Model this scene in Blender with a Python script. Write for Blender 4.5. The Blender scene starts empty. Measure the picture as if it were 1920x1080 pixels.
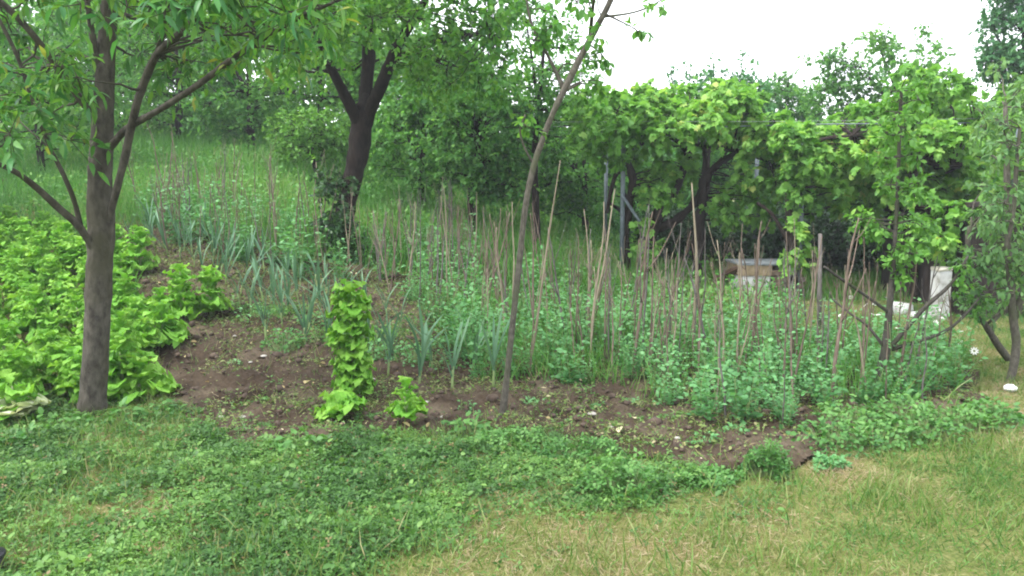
import bpy, math
import numpy as np
from mathutils import Matrix, Vector

SEED = 7
rng = np.random.default_rng(SEED)
scene = bpy.context.scene
col = scene.collection
R = math.radians

# ------------------------------------------------------------------ camera
CAM_Z, FPX, PITCH = 1.6, 1500.0, math.atan(180.0 / 1500.0)
cam_data = bpy.data.cameras.new('camera')
cam_data.sensor_width = 36.0
cam_data.lens = 36.0 * FPX / 1920.0
cam_data.clip_start = 0.05
cam_data.clip_end = 2000.0
cam = bpy.data.objects.new('camera', cam_data)
col.objects.link(cam)
cam.location = (0, 0, CAM_Z)
cam.rotation_euler = (math.pi / 2 - PITCH, 0, 0)
scene.camera = cam
cam_data.dof.use_dof = True
cam_data.dof.focus_distance = 6.5
cam_data.dof.aperture_fstop = 5.6

# ------------------------------------------------------------------ world, sun, exposure
world = bpy.data.worlds.new('World')
scene.world = world
world.use_nodes = True
wn, wl = world.node_tree.nodes, world.node_tree.links
wn.clear()
w_out = wn.new('ShaderNodeOutputWorld')
w_bg = wn.new('ShaderNodeBackground')
w_sky = wn.new('ShaderNodeTexSky')
w_sky.sky_type = 'NISHITA'
w_sky.sun_disc = False
SUN_EL, SUN_AZ = 52.0, 245.0          # azimuth clockwise from +Y: to the left, a little behind the camera
w_sky.sun_elevation = R(SUN_EL)
w_sky.sun_rotation = R(SUN_AZ)
w_sky.dust_density = 4.0
w_mix = wn.new('ShaderNodeMix')
w_mix.data_type = 'RGBA'
w_mix.inputs[0].default_value = 0.8      # even cloud cover over the blue
w_mix.inputs[7].default_value = (9.7, 10.0, 10.3, 1)
wl.new(w_sky.outputs[0], w_mix.inputs[6])
wl.new(w_mix.outputs[2], w_bg.inputs[0])
w_bg.inputs[1].default_value = 0.10
wl.new(w_bg.outputs[0], w_out.inputs[0])

sun_data = bpy.data.lights.new('sun', 'SUN')
sun_data.energy = 1.5
sun_data.angle = R(20)
sun_data.color = (1.0, 0.985, 0.96)
sun = bpy.data.objects.new('sun', sun_data)
col.objects.link(sun)
sx = math.sin(R(SUN_AZ)) * math.cos(R(SUN_EL))
sy = math.cos(R(SUN_AZ)) * math.cos(R(SUN_EL))
sun.rotation_euler = Vector((sx, sy, math.sin(R(SUN_EL)))).to_track_quat('Z', 'Y').to_euler()
sun.location = (sx * 30, sy * 30, 30)

HAZE = 0.0019
vs = scene.view_settings
vs.view_transform = 'Standard'
vs.look = 'None'
vs.gamma = 1.0
vs.use_curve_mapping = False
vs.exposure = 1.78
scene.render.engine = 'CYCLES'
cy = scene.cycles
cy.max_bounces = 12
cy.diffuse_bounces = 9
cy.transmission_bounces = 4
cy.transparent_max_bounces = 8
cy.use_denoising = True
cy.filter_width = 1.95

# ------------------------------------------------------------------ terrain and projection
def sstep(t):
    t = np.clip(t, 0, 1)
    return t * t * (3 - 2 * t)

def hash2(i, j, k):
    h = np.sin(i * 127.1 + j * 311.7 + k * 74.7) * 43758.5453
    return h - np.floor(h)

def vnoise(x, y, k=0):
    x, y = np.asarray(x, float), np.asarray(y, float)
    i, j = np.floor(x), np.floor(y)
    fx, fy = sstep(x - i), sstep(y - j)
    a, b = hash2(i, j, k), hash2(i + 1, j, k)
    c, d = hash2(i, j + 1, k), hash2(i + 1, j + 1, k)
    return (a * (1 - fx) + b * fx) * (1 - fy) + (c * (1 - fx) + d * fx) * fy

def fbm(x, y, k=0, o=4):
    s, a, t = 0, 0.5, 0
    for q in range(o):
        s = s + a * vnoise(x * 2 ** q, y * 2 ** q, k + q * 3.1)
        t += a
        a *= 0.5
    return s / t

def slope(x):
    return 0.03 + 0.17 * sstep((4.0 - x) / 10.0)

def H(x, y):
    x, y = np.asarray(x, float), np.asarray(y, float)
    d = np.clip(y - 5.5, 0, None)
    d = np.where(d < 1.5, d * d / 3.0, d - 0.75) * 1.05
    far = np.clip(y - 19.0, 0, None)
    d = d - far * 0.75 - np.clip(y - 40.0, 0, None) * 0.25
    return slope(x) * d + 0.03 * (fbm(x * 0.5 + 9, y * 0.5, 1, 2) - 0.5)

def ray(u, v):
    a, b = (u - 960.0) / FPX, (540.0 - v) / FPX
    c, s = math.cos(PITCH), math.sin(PITCH)
    return np.array([a, c + b * s, -s + b * c])

def P(u, v, Y):
    d = ray(u, v)
    return np.array([0, 0, CAM_Z]) + d * (Y / d[1])

def G(u, v):
    d = ray(u, v)
    t = np.arange(2.0, 60.0, 0.02)
    p = d[None] * (t / d[1])[:, None]
    z = p[:, 2] + CAM_Z
    below = z < H(p[:, 0], p[:, 1])
    i = int(np.argmax(below)) if below.any() else len(t) - 1
    return np.array([p[i, 0], p[i, 1], float(H(p[i, 0], p[i, 1]))])

def proj(p):
    p = np.asarray(p, float)
    c, s = math.cos(PITCH), math.sin(PITCH)
    x, y, z = p[..., 0], p[..., 1], p[..., 2] - CAM_Z
    dep = y * c - z * s
    up = y * s + z * c
    dep = np.maximum(dep, 0.05)
    return 960 + FPX * x / dep, 540 - FPX * up / dep

def in_poly(x, y, poly):
    poly = np.asarray(poly, float)
    r = np.zeros(np.shape(x), bool)
    n = len(poly)
    for i in range(n):
        x1, y1 = poly[i]
        x2, y2 = poly[(i + 1) % n]
        cond = ((y1 > y) != (y2 > y))
        xi = (x2 - x1) * (y - y1) / ((y2 - y1) if y2 != y1 else 1e-9) + x1
        r ^= cond & (x < xi)
    return r

def gpoly(pts):
    return np.array([G(u, v)[:2] for u, v in pts])

# ------------------------------------------------------------------ mesh helpers
class MB:
    def __init__(self):
        self.V, self.L, self.S, self.A, self.M, self.n = [], [], [], [], [], 0

    def add(self, V, flat, sizes, rnd=0.5, mi=0):
        V = np.asarray(V, float)
        self.V.append(V)
        self.L.append(np.asarray(flat, np.int64) + self.n)
        self.S.append(np.asarray(sizes, np.int64))
        self.A.append(np.broadcast_to(np.asarray(rnd, float), (len(V),)))
        self.M.append(np.full(len(sizes), mi, np.int32))
        self.n += len(V)

    def inst(self, tpl, Rm, T, S, rnd, mi=0):
        tv, flat, sizes = tpl
        n, k = len(T), len(tv)
        if n == 0:
            return
        S = np.asarray(S, float)
        if S.ndim == 1:
            S = np.repeat(S[:, None], 3, 1)
        loc = tv[None] * S[:, None, :]
        V = np.einsum('nij,nkj->nki', Rm, loc) + T[:, None, :]
        off = (np.arange(n) * k)[:, None]
        self.add(V.reshape(-1, 3), (np.asarray(flat)[None] + off).ravel(), np.tile(sizes, n), np.repeat(rnd, k), mi)

    def mesh(self, name, mats, smooth=True):
        me = bpy.data.meshes.new(name)
        V = np.concatenate(self.V)
        L = np.concatenate(self.L)
        S = np.concatenate(self.S)
        me.vertices.add(len(V))
        me.vertices.foreach_set('co', V.astype(np.float32).ravel())
        me.loops.add(len(L))
        me.loops.foreach_set('vertex_index', L.astype(np.int32))
        me.polygons.add(len(S))
        st = np.concatenate([[0], np.cumsum(S)[:-1]])
        me.polygons.foreach_set('loop_start', st.astype(np.int32))
        for m in (mats if isinstance(mats, (list, tuple)) else [mats]):
            me.materials.append(m)
        me.polygons.foreach_set('material_index', np.concatenate(self.M).astype(np.int32))
        me.polygons.foreach_set('use_smooth', np.full(len(S), smooth))
        at = me.attributes.new('rnd', 'FLOAT', 'POINT')
        at.data.foreach_set('value', np.concatenate(self.A).astype(np.float32))
        me.update(calc_edges=True)
        return me

    def obj(self, name, mats, parent=None, smooth=True):
        return link(name, self.mesh(name, mats, smooth), parent)

def link(name, me, parent=None):
    o = bpy.data.objects.new(name, me)
    col.objects.link(o)
    if parent is not None:
        o.parent = parent
    return o

def empty(name, loc, rz=0.0, s=1.0):
    o = bpy.data.objects.new(name, None)
    o.empty_display_size = 0.1
    col.objects.link(o)
    o.location = loc
    o.rotation_euler = (0, 0, rz)
    o.scale = (s, s, s)
    return o

def tag(o, label=None, cat=None, group=None, kind=None):
    if label: o['label'] = label
    if cat: o['category'] = cat
    if group: o['group'] = group
    if kind: o['kind'] = kind
    return o

def unit(a):
    a = np.asarray(a, float)
    return a / np.maximum(np.linalg.norm(a, axis=-1, keepdims=True), 1e-9)

def frames(d, n):
    d = unit(d)
    s = np.cross(n, d)
    bad = np.linalg.norm(s, axis=-1) < 1e-4
    if bad.any():
        s[bad] = np.cross(np.array([1.0, 0.3, 0.1]), d[bad])
    s = unit(s)
    n2 = np.cross(d, s)
    return np.stack([d, s, n2], axis=-1)

def rsph(n):
    return unit(rng.normal(size=(n, 3)))

def smooth_path(pts, rad, sub=4):
    pts, rad = np.asarray(pts, float), np.asarray(rad, float)
    if len(pts) < 3:
        t = np.linspace(0, 1, 4)[:, None]
        return pts[0] * (1 - t) + pts[-1] * t, rad[0] * (1 - t[:, 0]) + rad[-1] * t[:, 0]
    e = np.vstack([2 * pts[0] - pts[1], pts, 2 * pts[-1] - pts[-2]])
    out, ro = [], []
    for i in range(len(pts) - 1):
        p0, p1, p2, p3 = e[i], e[i + 1], e[i + 2], e[i + 3]
        for q in range(sub):
            t = q / sub
            out.append(0.5 * ((2 * p1) + (-p0 + p2) * t + (2 * p0 - 5 * p1 + 4 * p2 - p3) * t * t + (-p0 + 3 * p1 - 3 * p2 + p3) * t ** 3))
            ro.append(rad[i] * (1 - t) + rad[i + 1] * t)
    out.append(pts[-1]); ro.append(rad[-1])
    return np.array(out), np.array(ro)

def tube(mb, pts, rad, sides=8, lump=0.0, rnd=0.5, mi=0):
    pts, rad = np.asarray(pts, float), np.asarray(rad, float)
    k = len(pts)
    tang = unit(np.gradient(pts, axis=0))
    ref = np.array([0.9, 0.2, 0.1]) if abs(tang[0][2]) > 0.5 else np.array([0, 0.1, 1.0])
    N = np.zeros((k, 3))
    n = unit(ref - tang[0] * np.dot(ref, tang[0]))
    for i in range(k):
        n = unit(n - tang[i] * np.dot(n, tang[i]))
        N[i] = n
    B = np.cross(tang, N)
    a = np.arange(sides) / sides * 2 * np.pi
    rr = rad[:, None] * np.ones((1, sides))
    if lump:
        rr = rr * (1 + lump * (rng.random((k, 1)) - 0.5) + lump * 0.8 * (rng.random((1, sides)) - 0.5) + lump * 0.7 * (rng.random((k, sides)) - 0.5))
    V = pts[:, None] + rr[..., None] * (np.cos(a)[None, :, None] * N[:, None] + np.sin(a)[None, :, None] * B[:, None])
    V = V.reshape(-1, 3)
    i = np.arange(k - 1)[:, None] * sides
    j = np.arange(sides)[None]
    j2 = (j + 1) % sides
    Q = np.stack([i + j, i + j2, i + sides + j2, i + sides + j], -1).reshape(-1, 4)
    flat = np.concatenate([Q.ravel(), np.arange(sides)[::-1], (k - 1) * sides + np.arange(sides)])
    mb.add(V, flat, [4] * len(Q) + [sides, sides], rnd, mi)

def box(mb, c, s, rz=0.0, rnd=0.5, jit=0.0, mi=0, bev=0.006):
    hx, hy, hz = np.array(s) / 2.0
    b = min(bev, hx * 0.4, hy * 0.4, hz * 0.4)
    prof = [(-hz, b), (-hz + b, 0), (hz - b, 0), (hz, b)]
    V = []
    for z, i in prof:
        V += [(-hx + i, -hy + i, z), (hx - i, -hy + i, z), (hx - i, hy - i, z), (-hx + i, hy - i, z)]
    V = np.array(V) + rng.normal(size=(16, 3)) * jit
    cr, sr = math.cos(rz), math.sin(rz)
    V = np.stack([V[:, 0] * cr - V[:, 1] * sr, V[:, 0] * sr + V[:, 1] * cr, V[:, 2]], -1) + np.array(c)
    F = [[3, 2, 1, 0], [12, 13, 14, 15]]
    for k in range(3):
        for q in range(4):
            F.append([k * 4 + q, k * 4 + (q + 1) % 4, k * 4 + 4 + (q + 1) % 4, k * 4 + 4 + q])
    mb.add(V, np.array(F).ravel(), [4] * len(F), rnd, mi)

# leaf templates: x along the leaf, y across, z normal; unit length
def tpl(V, F):
    return np.array(V, float), np.array([i for f in F for i in f]), np.array([len(f) for f in F])

T_DIA = tpl([(0, 0, 0), (.45, .36, .09), (1, 0, -.06), (.45, -.36, .09)], [(0, 2, 1), (0, 3, 2)])
T_OVAL = tpl([(0, 0, 0), (.3, .30, .07), (.3, 0, 0), (.3, -.30, .07), (.68, .27, .03), (.68, 0, -.03), (.68, -.27, .03), (1, 0, -.12)],
             [(0, 2, 1), (0, 3, 2), (1, 2, 5, 4), (2, 3, 6, 5), (4, 5, 7), (5, 6, 7)])
T_LANCE = tpl([(0, 0, 0), (.28, .14, .05), (.28, 0, .01), (.28, -.14, .05), (.62, .13, -.02), (.62, 0, -.06), (.62, -.13, -.02), (1, 0, -.22)],
              [(0, 2, 1), (0, 3, 2), (1, 2, 5, 4), (2, 3, 6, 5), (4, 5, 7), (5, 6, 7)])
T_VINE = tpl([(0, 0, 0), (-.16, .30, -.05), (.22, .54, -.08), (.34, .36, .03), (.68, .42, -.06), (.66, .2, .03), (1, 0, -.12),
              (.66, -.2, .03), (.68, -.42, -.06), (.34, -.36, .03), (.22, -.54, -.08), (-.16, -.30, -.05), (.38, 0, .05)],
             [(0, 12, 2, 1), (12, 3, 2), (12, 5, 4, 3), (12, 6, 5), (12, 7, 6), (12, 9, 8, 7), (12, 10, 9), (0, 11, 10, 12)])
T_BLADE = tpl([(0, -.5, 0), (0, .5, 0), (.55, -.38, .06), (.55, .38, .06), (1, 0, -.1)], [(0, 1, 3, 2), (2, 3, 4)])
def trefoil():
    V, F = [], []
    for k in range(3):
        a = k * 2.09
        for r, w, z in ((.04, 0, 0), (.5, .30, .05), (1, 0, -.08), (.5, -.30, .05)):
            V.append((r * math.cos(a) - w * math.sin(a), r * math.sin(a) + w * math.cos(a), z))
        F += [(k * 4, k * 4 + 2, k * 4 + 1), (k * 4, k * 4 + 3, k * 4 + 2)]
    return tpl(V, F)
T_TRE = trefoil()

# ------------------------------------------------------------------ materials
def mat_new(name):
    m = bpy.data.materials.new(name)
    m.use_nodes = True
    n, l = m.node_tree.nodes, m.node_tree.links
    n.clear()
    return m, n, l, n.new('ShaderNodeOutputMaterial')

def ramp(n, stops):
    r = n.new('ShaderNodeValToRGB')
    el = r.color_ramp.elements
    while len(el) < len(stops):
        el.new(0.5)
    for e, (p, c) in zip(el, stops):
        e.position = p
        e.color = (*c, 1)
    return r

def leaf_mat(name, stops, trans=0.35, rough=0.5, use_obj=0.0, spec=0.35, tint=(1.1, 1.1, 0.6), crinkle=0.0):
    if name.split('_')[0] in ('peach', 'old', 'dark', 'mid', 'blue', 'pea', 'clump', 'weed', 'meadow', 'yellow', 'vine'):
        k_ = .92 if name.split('_')[0] in ('peach', 'yellow', 'vine', 'old', 'weed', 'clump', 'meadow', 'mid', 'dark') else .85
        stops = [(p_, (c_[0] * k_, c_[1] * 1.05, c_[2] * (1.0 if k_ > .9 else 1.05))) for p_, c_ in stops]
    m, n, l, out = mat_new(name)
    at = n.new('ShaderNodeAttribute'); at.attribute_name = 'rnd'
    fac = at.outputs['Fac']
    if use_obj:
        oi = n.new('ShaderNodeObjectInfo')
        mx = n.new('ShaderNodeMix'); mx.inputs[0].default_value = use_obj
        l.new(fac, mx.inputs[2]); l.new(oi.outputs['Random'], mx.inputs[3])
        fac = mx.outputs[0]
    r = ramp(n, stops)
    l.new(fac, r.inputs[0])
    p = n.new('ShaderNodeBsdfPrincipled')
    p.inputs['Roughness'].default_value = rough
    p.inputs['Specular IOR Level'].default_value = spec
    l.new(r.outputs[0], p.inputs['Base Color'])
    tr = n.new('ShaderNodeBsdfTranslucent')
    if crinkle:
        tc = n.new('ShaderNodeTexCoord'); nz = n.new('ShaderNodeTexNoise'); nz.inputs['Scale'].default_value = 11; nz.inputs['Detail'].default_value = 2
        l.new(tc.outputs['Object'], nz.inputs[0])
        bp = n.new('ShaderNodeBump'); bp.inputs['Strength'].default_value = crinkle; bp.inputs['Distance'].default_value = .02
        l.new(nz.outputs[0], bp.inputs['Height']); l.new(bp.outputs[0], p.inputs['Normal']); l.new(bp.outputs[0], tr.inputs['Normal'])
    mc = n.new('ShaderNodeMix'); mc.data_type = 'RGBA'; mc.blend_type = 'MULTIPLY'; mc.inputs[0].default_value = 1
    mc.inputs[7].default_value = (*tint, 1)
    l.new(r.outputs[0], mc.inputs[6]); l.new(mc.outputs[2], tr.inputs[0])
    mx = n.new('ShaderNodeMixShader'); mx.inputs[0].default_value = trans
    l.new(p.outputs[0], mx.inputs[1]); l.new(tr.outputs[0], mx.inputs[2]); l.new(mx.outputs[0], out.inputs[0])
    return m

def bark_mat(name, c1, c2, c3=None, scale=9.0, stretch=0.25, bump=0.6, rough=0.85):
    m, n, l, out = mat_new(name)
    tc = n.new('ShaderNodeTexCoord')
    mp = n.new('ShaderNodeMapping'); mp.inputs['Scale'].default_value = (1, 1, stretch)
    l.new(tc.outputs['Object'], mp.inputs[0])
    nz = n.new('ShaderNodeTexNoise'); nz.inputs['Scale'].default_value = scale * 4; nz.inputs['Detail'].default_value = 6; nz.inputs['Roughness'].default_value = .65
    l.new(mp.outputs[0], nz.inputs[0])
    nb = n.new('ShaderNodeTexNoise'); nb.inputs['Scale'].default_value = scale * .45; nb.inputs['Detail'].default_value = 3
    l.new(tc.outputs['Object'], nb.inputs[0])
    r = ramp(n, [(.32, c1), (.68, c2)])
    l.new(nz.outputs[0], r.inputs[0])
    src = r.outputs[0]
    if c3:
        r2 = ramp(n, [(.48, (0, 0, 0)), (.66, (1, 1, 1))])
        l.new(nb.outputs[0], r2.inputs[0])
        mx = n.new('ShaderNodeMix'); mx.data_type = 'RGBA'
        mx.inputs[7].default_value = (*c3, 1)
        l.new(r2.outputs[0], mx.inputs[0]); l.new(src, mx.inputs[6])
        src = mx.outputs[2]
    p = n.new('ShaderNodeBsdfPrincipled'); p.inputs['Roughness'].default_value = rough
    p.inputs['Specular IOR Level'].default_value = .2
    l.new(src, p.inputs['Base Color'])
    b = n.new('ShaderNodeBump'); b.inputs['Strength'].default_value = bump; b.inputs['Distance'].default_value = .02
    l.new(nz.outputs[0], b.inputs['Height']); l.new(b.outputs[0], p.inputs['Normal'])
    l.new(p.outputs[0], out.inputs[0])
    return m

def plain_mat(name, stops, scale=12, rough=.8, bump=.3, detail=5):
    m, n, l, out = mat_new(name)
    tc = n.new('ShaderNodeTexCoord')
    nz = n.new('ShaderNodeTexNoise'); nz.inputs['Scale'].default_value = scale; nz.inputs['Detail'].default_value = detail
    l.new(tc.outputs['Object'], nz.inputs[0])
    r = ramp(n, stops); l.new(nz.outputs[0], r.inputs[0])
    p = n.new('ShaderNodeBsdfPrincipled'); p.inputs['Roughness'].default_value = rough; p.inputs['Specular IOR Level'].default_value = .25
    l.new(r.outputs[0], p.inputs['Base Color'])
    b = n.new('ShaderNodeBump'); b.inputs['Strength'].default_value = bump; b.inputs['Distance'].default_value = .015
    l.new(nz.outputs[0], b.inputs['Height']); l.new(b.outputs[0], p.inputs['Normal'])
    l.new(p.outputs[0], out.inputs[0])
    return m

M = {}
M['peach'] = leaf_mat('peach_leaf', [(0, (.032, .11, .030)), (.5, (.075, .195, .040)), (.95, (.19, .32, .05)), (1, (.30, .30, .06))], .5, .42, .0)
M['peach_obj'] = leaf_mat('peach_leaf_single', [(0, (.045, .15, .055)), (.6, (.085, .24, .055)), (1, (.16, .31, .06))], .42, .42, 1.0)
M['old'] = leaf_mat('old_tree_leaf', [(0, (.045, .15, .035)), (.5, (.11, .26, .04)), (1, (.22, .37, .06))], .5, .45)
M['dark'] = leaf_mat('dark_leaf', [(0, (.055, .17, .05)), (.5, (.12, .28, .07)), (1, (.22, .39, .09))], .52, .5)
M['mid'] = leaf_mat('mid_leaf', [(0, (.055, .16, .04)), (.5, (.12, .28, .058)), (1, (.22, .38, .08))], .52, .5)
M['yellow'] = leaf_mat('yellow_leaf', [(0, (.08, .20, .035)), (.5, (.15, .31, .055)), (1, (.25, .40, .08))], .45, .5)
M['blue'] = leaf_mat('blue_leaf', [(0, (.045, .135, .06)), (.5, (.095, .225, .085)), (1, (.18, .32, .12))], .45, .5)
M['edge'] = leaf_mat('edge_tree_leaf', [(0, (.06, .16, .06)), (.5, (.13, .27, .09)), (1, (.24, .38, .13))], .45, .5)
M['vine'] = leaf_mat('vine_leaf', [(0, (.09, .22, .04)), (.45, (.19, .37, .07)), (.85, (.31, .50, .11)), (1, (.46, .48, .14))], .5, .55, .0)
M['vine_obj'] = leaf_mat('vine_leaf_single', [(0, (.13, .29, .055)), (.6, (.24, .43, .09)), (1, (.37, .53, .14))], .5, .55, 1.0)
M['lettuce'] = leaf_mat('lettuce_leaf', [(0, (.07, .24, .022)), (.45, (.18, .45, .045)), (1, (.36, .62, .11))], .4, .55, .5, .35, (1.05, 1.05, .5), .9)
M['lettuce_pale'] = leaf_mat('pale_lettuce_leaf', [(0, (.28, .36, .16)), (.5, (.45, .5, .3)), (1, (.68, .70, .55))], .35, .5, .5)
M['leek'] = leaf_mat('leek_leaf', [(0, (.055, .14, .075)), (.5, (.10, .21, .115)), (1, (.17, .29, .155))], .25, .6, .5, .4, (1, 1, .8))
M['pea'] = leaf_mat('pea_leaf', [(0, (.075, .17, .06)), (.5, (.145, .31, .11)), (1, (.25, .43, .18))], .42, .5, .45)
M['straw'] = leaf_mat('clump_leaf', [(0, (.04, .125, .035)), (.5, (.09, .21, .05)), (1, (.17, .31, .085))], .36, .5, .25)
M['weed'] = leaf_mat('weed_leaf', [(0, (.034, .088, .020)), (.5, (.088, .185, .042)), (.93, (.19, .31, .075)), (1, (.26, .17, .08))], .36, .5)
M['grass'] = leaf_mat('grass_blade', [(0, (.045, .14, .022)), (.35, (.115, .215, .042)), (.65, (.225, .26, .09)), (1, (.36, .29, .18))], .3, .5)
M['meadow'] = leaf_mat('meadow_blade', [(0, (.05, .15, .028)), (.5, (.11, .265, .05)), (.85, (.19, .33, .08)), (1, (.34, .31, .17))], .4, .5)
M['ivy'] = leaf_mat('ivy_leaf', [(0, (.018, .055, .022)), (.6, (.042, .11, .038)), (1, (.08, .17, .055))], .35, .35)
M['petal'] = leaf_mat('white_petal', [(0, (.8, .8, .76)), (1, (.9, .9, .88))], .3, .6, 0, .3, (1, 1, 1))
M['drybits'] = leaf_mat('dry_leaf', [(0, (.30, .22, .10)), (.6, (.5, .42, .22)), (1, (.68, .62, .44))], .2, .7, 0, .2, (1, .9, .6))
M['peach_bark'] = bark_mat('peach_bark', (.020, .017, .013), (.098, .088, .072), (.045, .043, .024), 5, .5, 1.0)
M['dark_bark'] = bark_mat('dark_bark', (.006, .004, .004), (.026, .017, .014), None, 6, .3, 1.0)
M['grey_bark'] = bark_mat('grey_bark', (.028, .025, .021), (.085, .076, .066), (.046, .05, .03), 14, .5, .5)
M['sap_bark'] = bark_mat('sapling_bark', (.045, .040, .032), (.13, .118, .098), (.07, .075, .045), 14, .5, .5)
M['vine_bark'] = bark_mat('vine_bark', (.010, .007, .006), (.042, .029, .023), None, 12, .2, 1.0)
M['stick'] = bark_mat('pea_stick', (.075, .055, .042), (.20, .15, .12), None, 14, .2, .4)
M['stick_pale'] = bark_mat('pale_stick', (.16, .13, .09), (.30, .255, .19), None, 14, .2, .4)
M['stick_grey'] = bark_mat('grey_stick', (.06, .052, .048), (.165, .15, .14), None, 14, .2, .4)
M['stalk'] = leaf_mat('green_stalk', [(0, (.12, .2, .06)), (1, (.3, .38, .16))], .2, .5)
M['metal'] = plain_mat('galvanised_post', [(.3, (.09, .11, .13)), (.7, (.17, .20, .23))], 18, .5, .1)
M['wire'] = plain_mat('wire', [(.3, (.2, .21, .22)), (.7, (.3, .31, .32))], 30, .4, .1)
M['concrete'] = plain_mat('concrete', [(.3, (.33, .30, .25)), (.7, (.5, .47, .41))], 9, .9, .5)
M['tan'] = plain_mat('tan_render', [(.3, (.17, .13, .08)), (.7, (.28, .22, .14))], 12, .9, .4)
M['white'] = plain_mat('white_wash', [(.32, (.16, .155, .13)), (.5, (.40, .40, .39)), (.7, (.52, .53, .54))], 6, .8, .3)
M['slab'] = plain_mat('lid_slab', [(.3, (.14, .16, .18)), (.7, (.26, .28, .30))], 14, .8, .3)
M['brick'] = plain_mat('dark_brick', [(.3, (.10, .075, .055)), (.7, (.20, .15, .115))], 25, .9, .5)
M['board'] = bark_mat('dark_board', (.016, .012, .012), (.05, .038, .034), None, 8, .1, .4)
M['plank'] = bark_mat('brown_plank', (.05, .03, .02), (.14, .085, .06), None, 8, .3, .4)
M['stone'] = plain_mat('pale_stone', [(.3, (.28, .26, .23)), (.7, (.48, .45, .41))], 20, .9, .4)
M['white_stone'] = plain_mat('white_stone', [(.3, (.7, .69, .67)), (.7, (.86, .85, .84))], 20, .9, .3)
M['clod'] = plain_mat('soil_clod', [(.3, (.040, .028, .022)), (.7, (.11, .080, .060))], 22, .95, .8)
M['black'] = plain_mat('black_plastic', [(.3, (.012, .012, .015)), (.7, (.03, .03, .035))], 6, .45, .05)

# ------------------------------------------------------------------ regions on the ground (world outlines)
SOIL = gpoly([(250, 540), (330, 770), (420, 835), (560, 830), (820, 812), (960, 815), (1120, 842), (1240, 865), (1330, 885), (1490, 878),
              (1560, 845), (1720, 790), (1830, 770), (1830, 700), (1760, 650), (1560, 625), (1250, 590), (1000, 555), (760, 520), (540, 480), (330, 430), (200, 425)])
def soil_mask(x, y):
    """soft 0..1 mask of the dug bed"""
    wob = 0.14 * (fbm(x * 2.2, y * 2.2, 40, 3) - .5)
    wob2 = 0.14 * (fbm(x * 2.2 + 31, y * 2.2, 47, 3) - .5)
    s = 0
    offs = [(0, 0), (.07, 0), (-.07, 0), (0, .07), (0, -.07)]
    for a, b in offs:
        s = s + in_poly(x + wob + a, y + wob2 + b, SOIL)
    return s / len(offs)

def grow(start, stop, step, maxstep, f):
    a = [start]
    while a[-1] < stop:
        a.append(a[-1] + step)
        step = min(step * f, maxstep)
    return a
# ground: one sheet to the horizon, fine near the bed
xs_p = list(np.arange(0, 5.5, .05)) + grow(5.55, 600, .08, 60, 1.12)
xs_m = [-a for a in (list(np.arange(.05, 5.5, .05)) + grow(5.55, 600, .08, 60, 1.12))][::-1]
GX = np.array(xs_m + xs_p)
GY = np.array([-a for a in grow(0, 300, .5, 50, 1.3)][::-1] + list(np.arange(.4, 2.6, .3)) + list(np.arange(2.6, 12, .05)) + grow(12, 900, .08, 70, 1.1))
gx, gy = np.meshgrid(GX, GY)
gz = H(gx, gy)
near = (np.abs(gx) < 7) & (gy > 1) & (gy < 14)
gz = gz + np.where(near, .03 * (fbm(gx * 3, gy * 3, 5, 3) - .5), 0)
sm = soil_mask(gx, gy)
gz = gz - .05 * (sm > .5)
nx, ny = len(GX), len(GY)
i = np.arange(ny - 1)[:, None] * nx + np.arange(nx - 1)[None]
Q = np.stack([i, i + 1, i + nx + 1, i + nx], -1).reshape(-1, 4)
m, n, l, out = mat_new('turf')
tc = n.new('ShaderNodeTexCoord')
n1 = n.new('ShaderNodeTexNoise'); n1.inputs['Scale'].default_value = 1.6; n1.inputs['Detail'].default_value = 4
n2 = n.new('ShaderNodeTexNoise'); n2.inputs['Scale'].default_value = 55; n2.inputs['Detail'].default_value = 5
l.new(tc.outputs['Object'], n1.inputs[0]); l.new(tc.outputs['Object'], n2.inputs[0])
r1 = ramp(n, [(.35, (.06, .10, .02)), (.6, (.16, .16, .055))])
r2 = ramp(n, [(.3, (.05, .055, .02)), (.5, (.12, .13, .04)), (.72, (.26, .22, .11))])
l.new(n1.outputs[0], r1.inputs[0]); l.new(n2.outputs[0], r2.inputs[0])
mx = n.new('ShaderNodeMix'); mx.data_type = 'RGBA'; mx.inputs[0].default_value = .55
l.new(r1.outputs[0], mx.inputs[6]); l.new(r2.outputs[0], mx.inputs[7])
p = n.new('ShaderNodeBsdfPrincipled'); p.inputs['Roughness'].default_value = .95; p.inputs['Specular IOR Level'].default_value = .1
l.new(mx.outputs[2], p.inputs['Base Color'])
b = n.new('ShaderNodeBump'); b.inputs['Strength'].default_value = .8; b.inputs['Distance'].default_value = .02
l.new(n2.outputs[0], b.inputs['Height']); l.new(b.outputs[0], p.inputs['Normal']); l.new(p.outputs[0], out.inputs[0])
M['turf'] = m
mb = MB(); mb.add(np.stack([gx, gy, gz], -1).reshape(-1, 3), Q.ravel(), [4] * len(Q))
tag(mb.obj('ground', M['turf']), kind='structure')

def ground_z(x, y):
    x, y = np.asarray(x, float), np.asarray(y, float)
    nr = (np.abs(x) < 7) & (y > 1) & (y < 14)
    return H(x, y) + np.where(nr, .03 * (fbm(x * 3, y * 3, 5, 3) - .5), 0)

def bed_z(x, y):
    m_ = soil_mask(x, y)
    d = .13 * (fbm(x * 4, y * 4, 21, 3) - .45) + .11 * np.abs(fbm(x * 13, y * 13, 33, 3) - .5) + .025 * (vnoise(x * 38, y * 38, 61) - .5)
    return ground_z(x, y) + np.where(m_ > .35, .005 + d * np.clip(m_, 0, 1), -.08)

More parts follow.
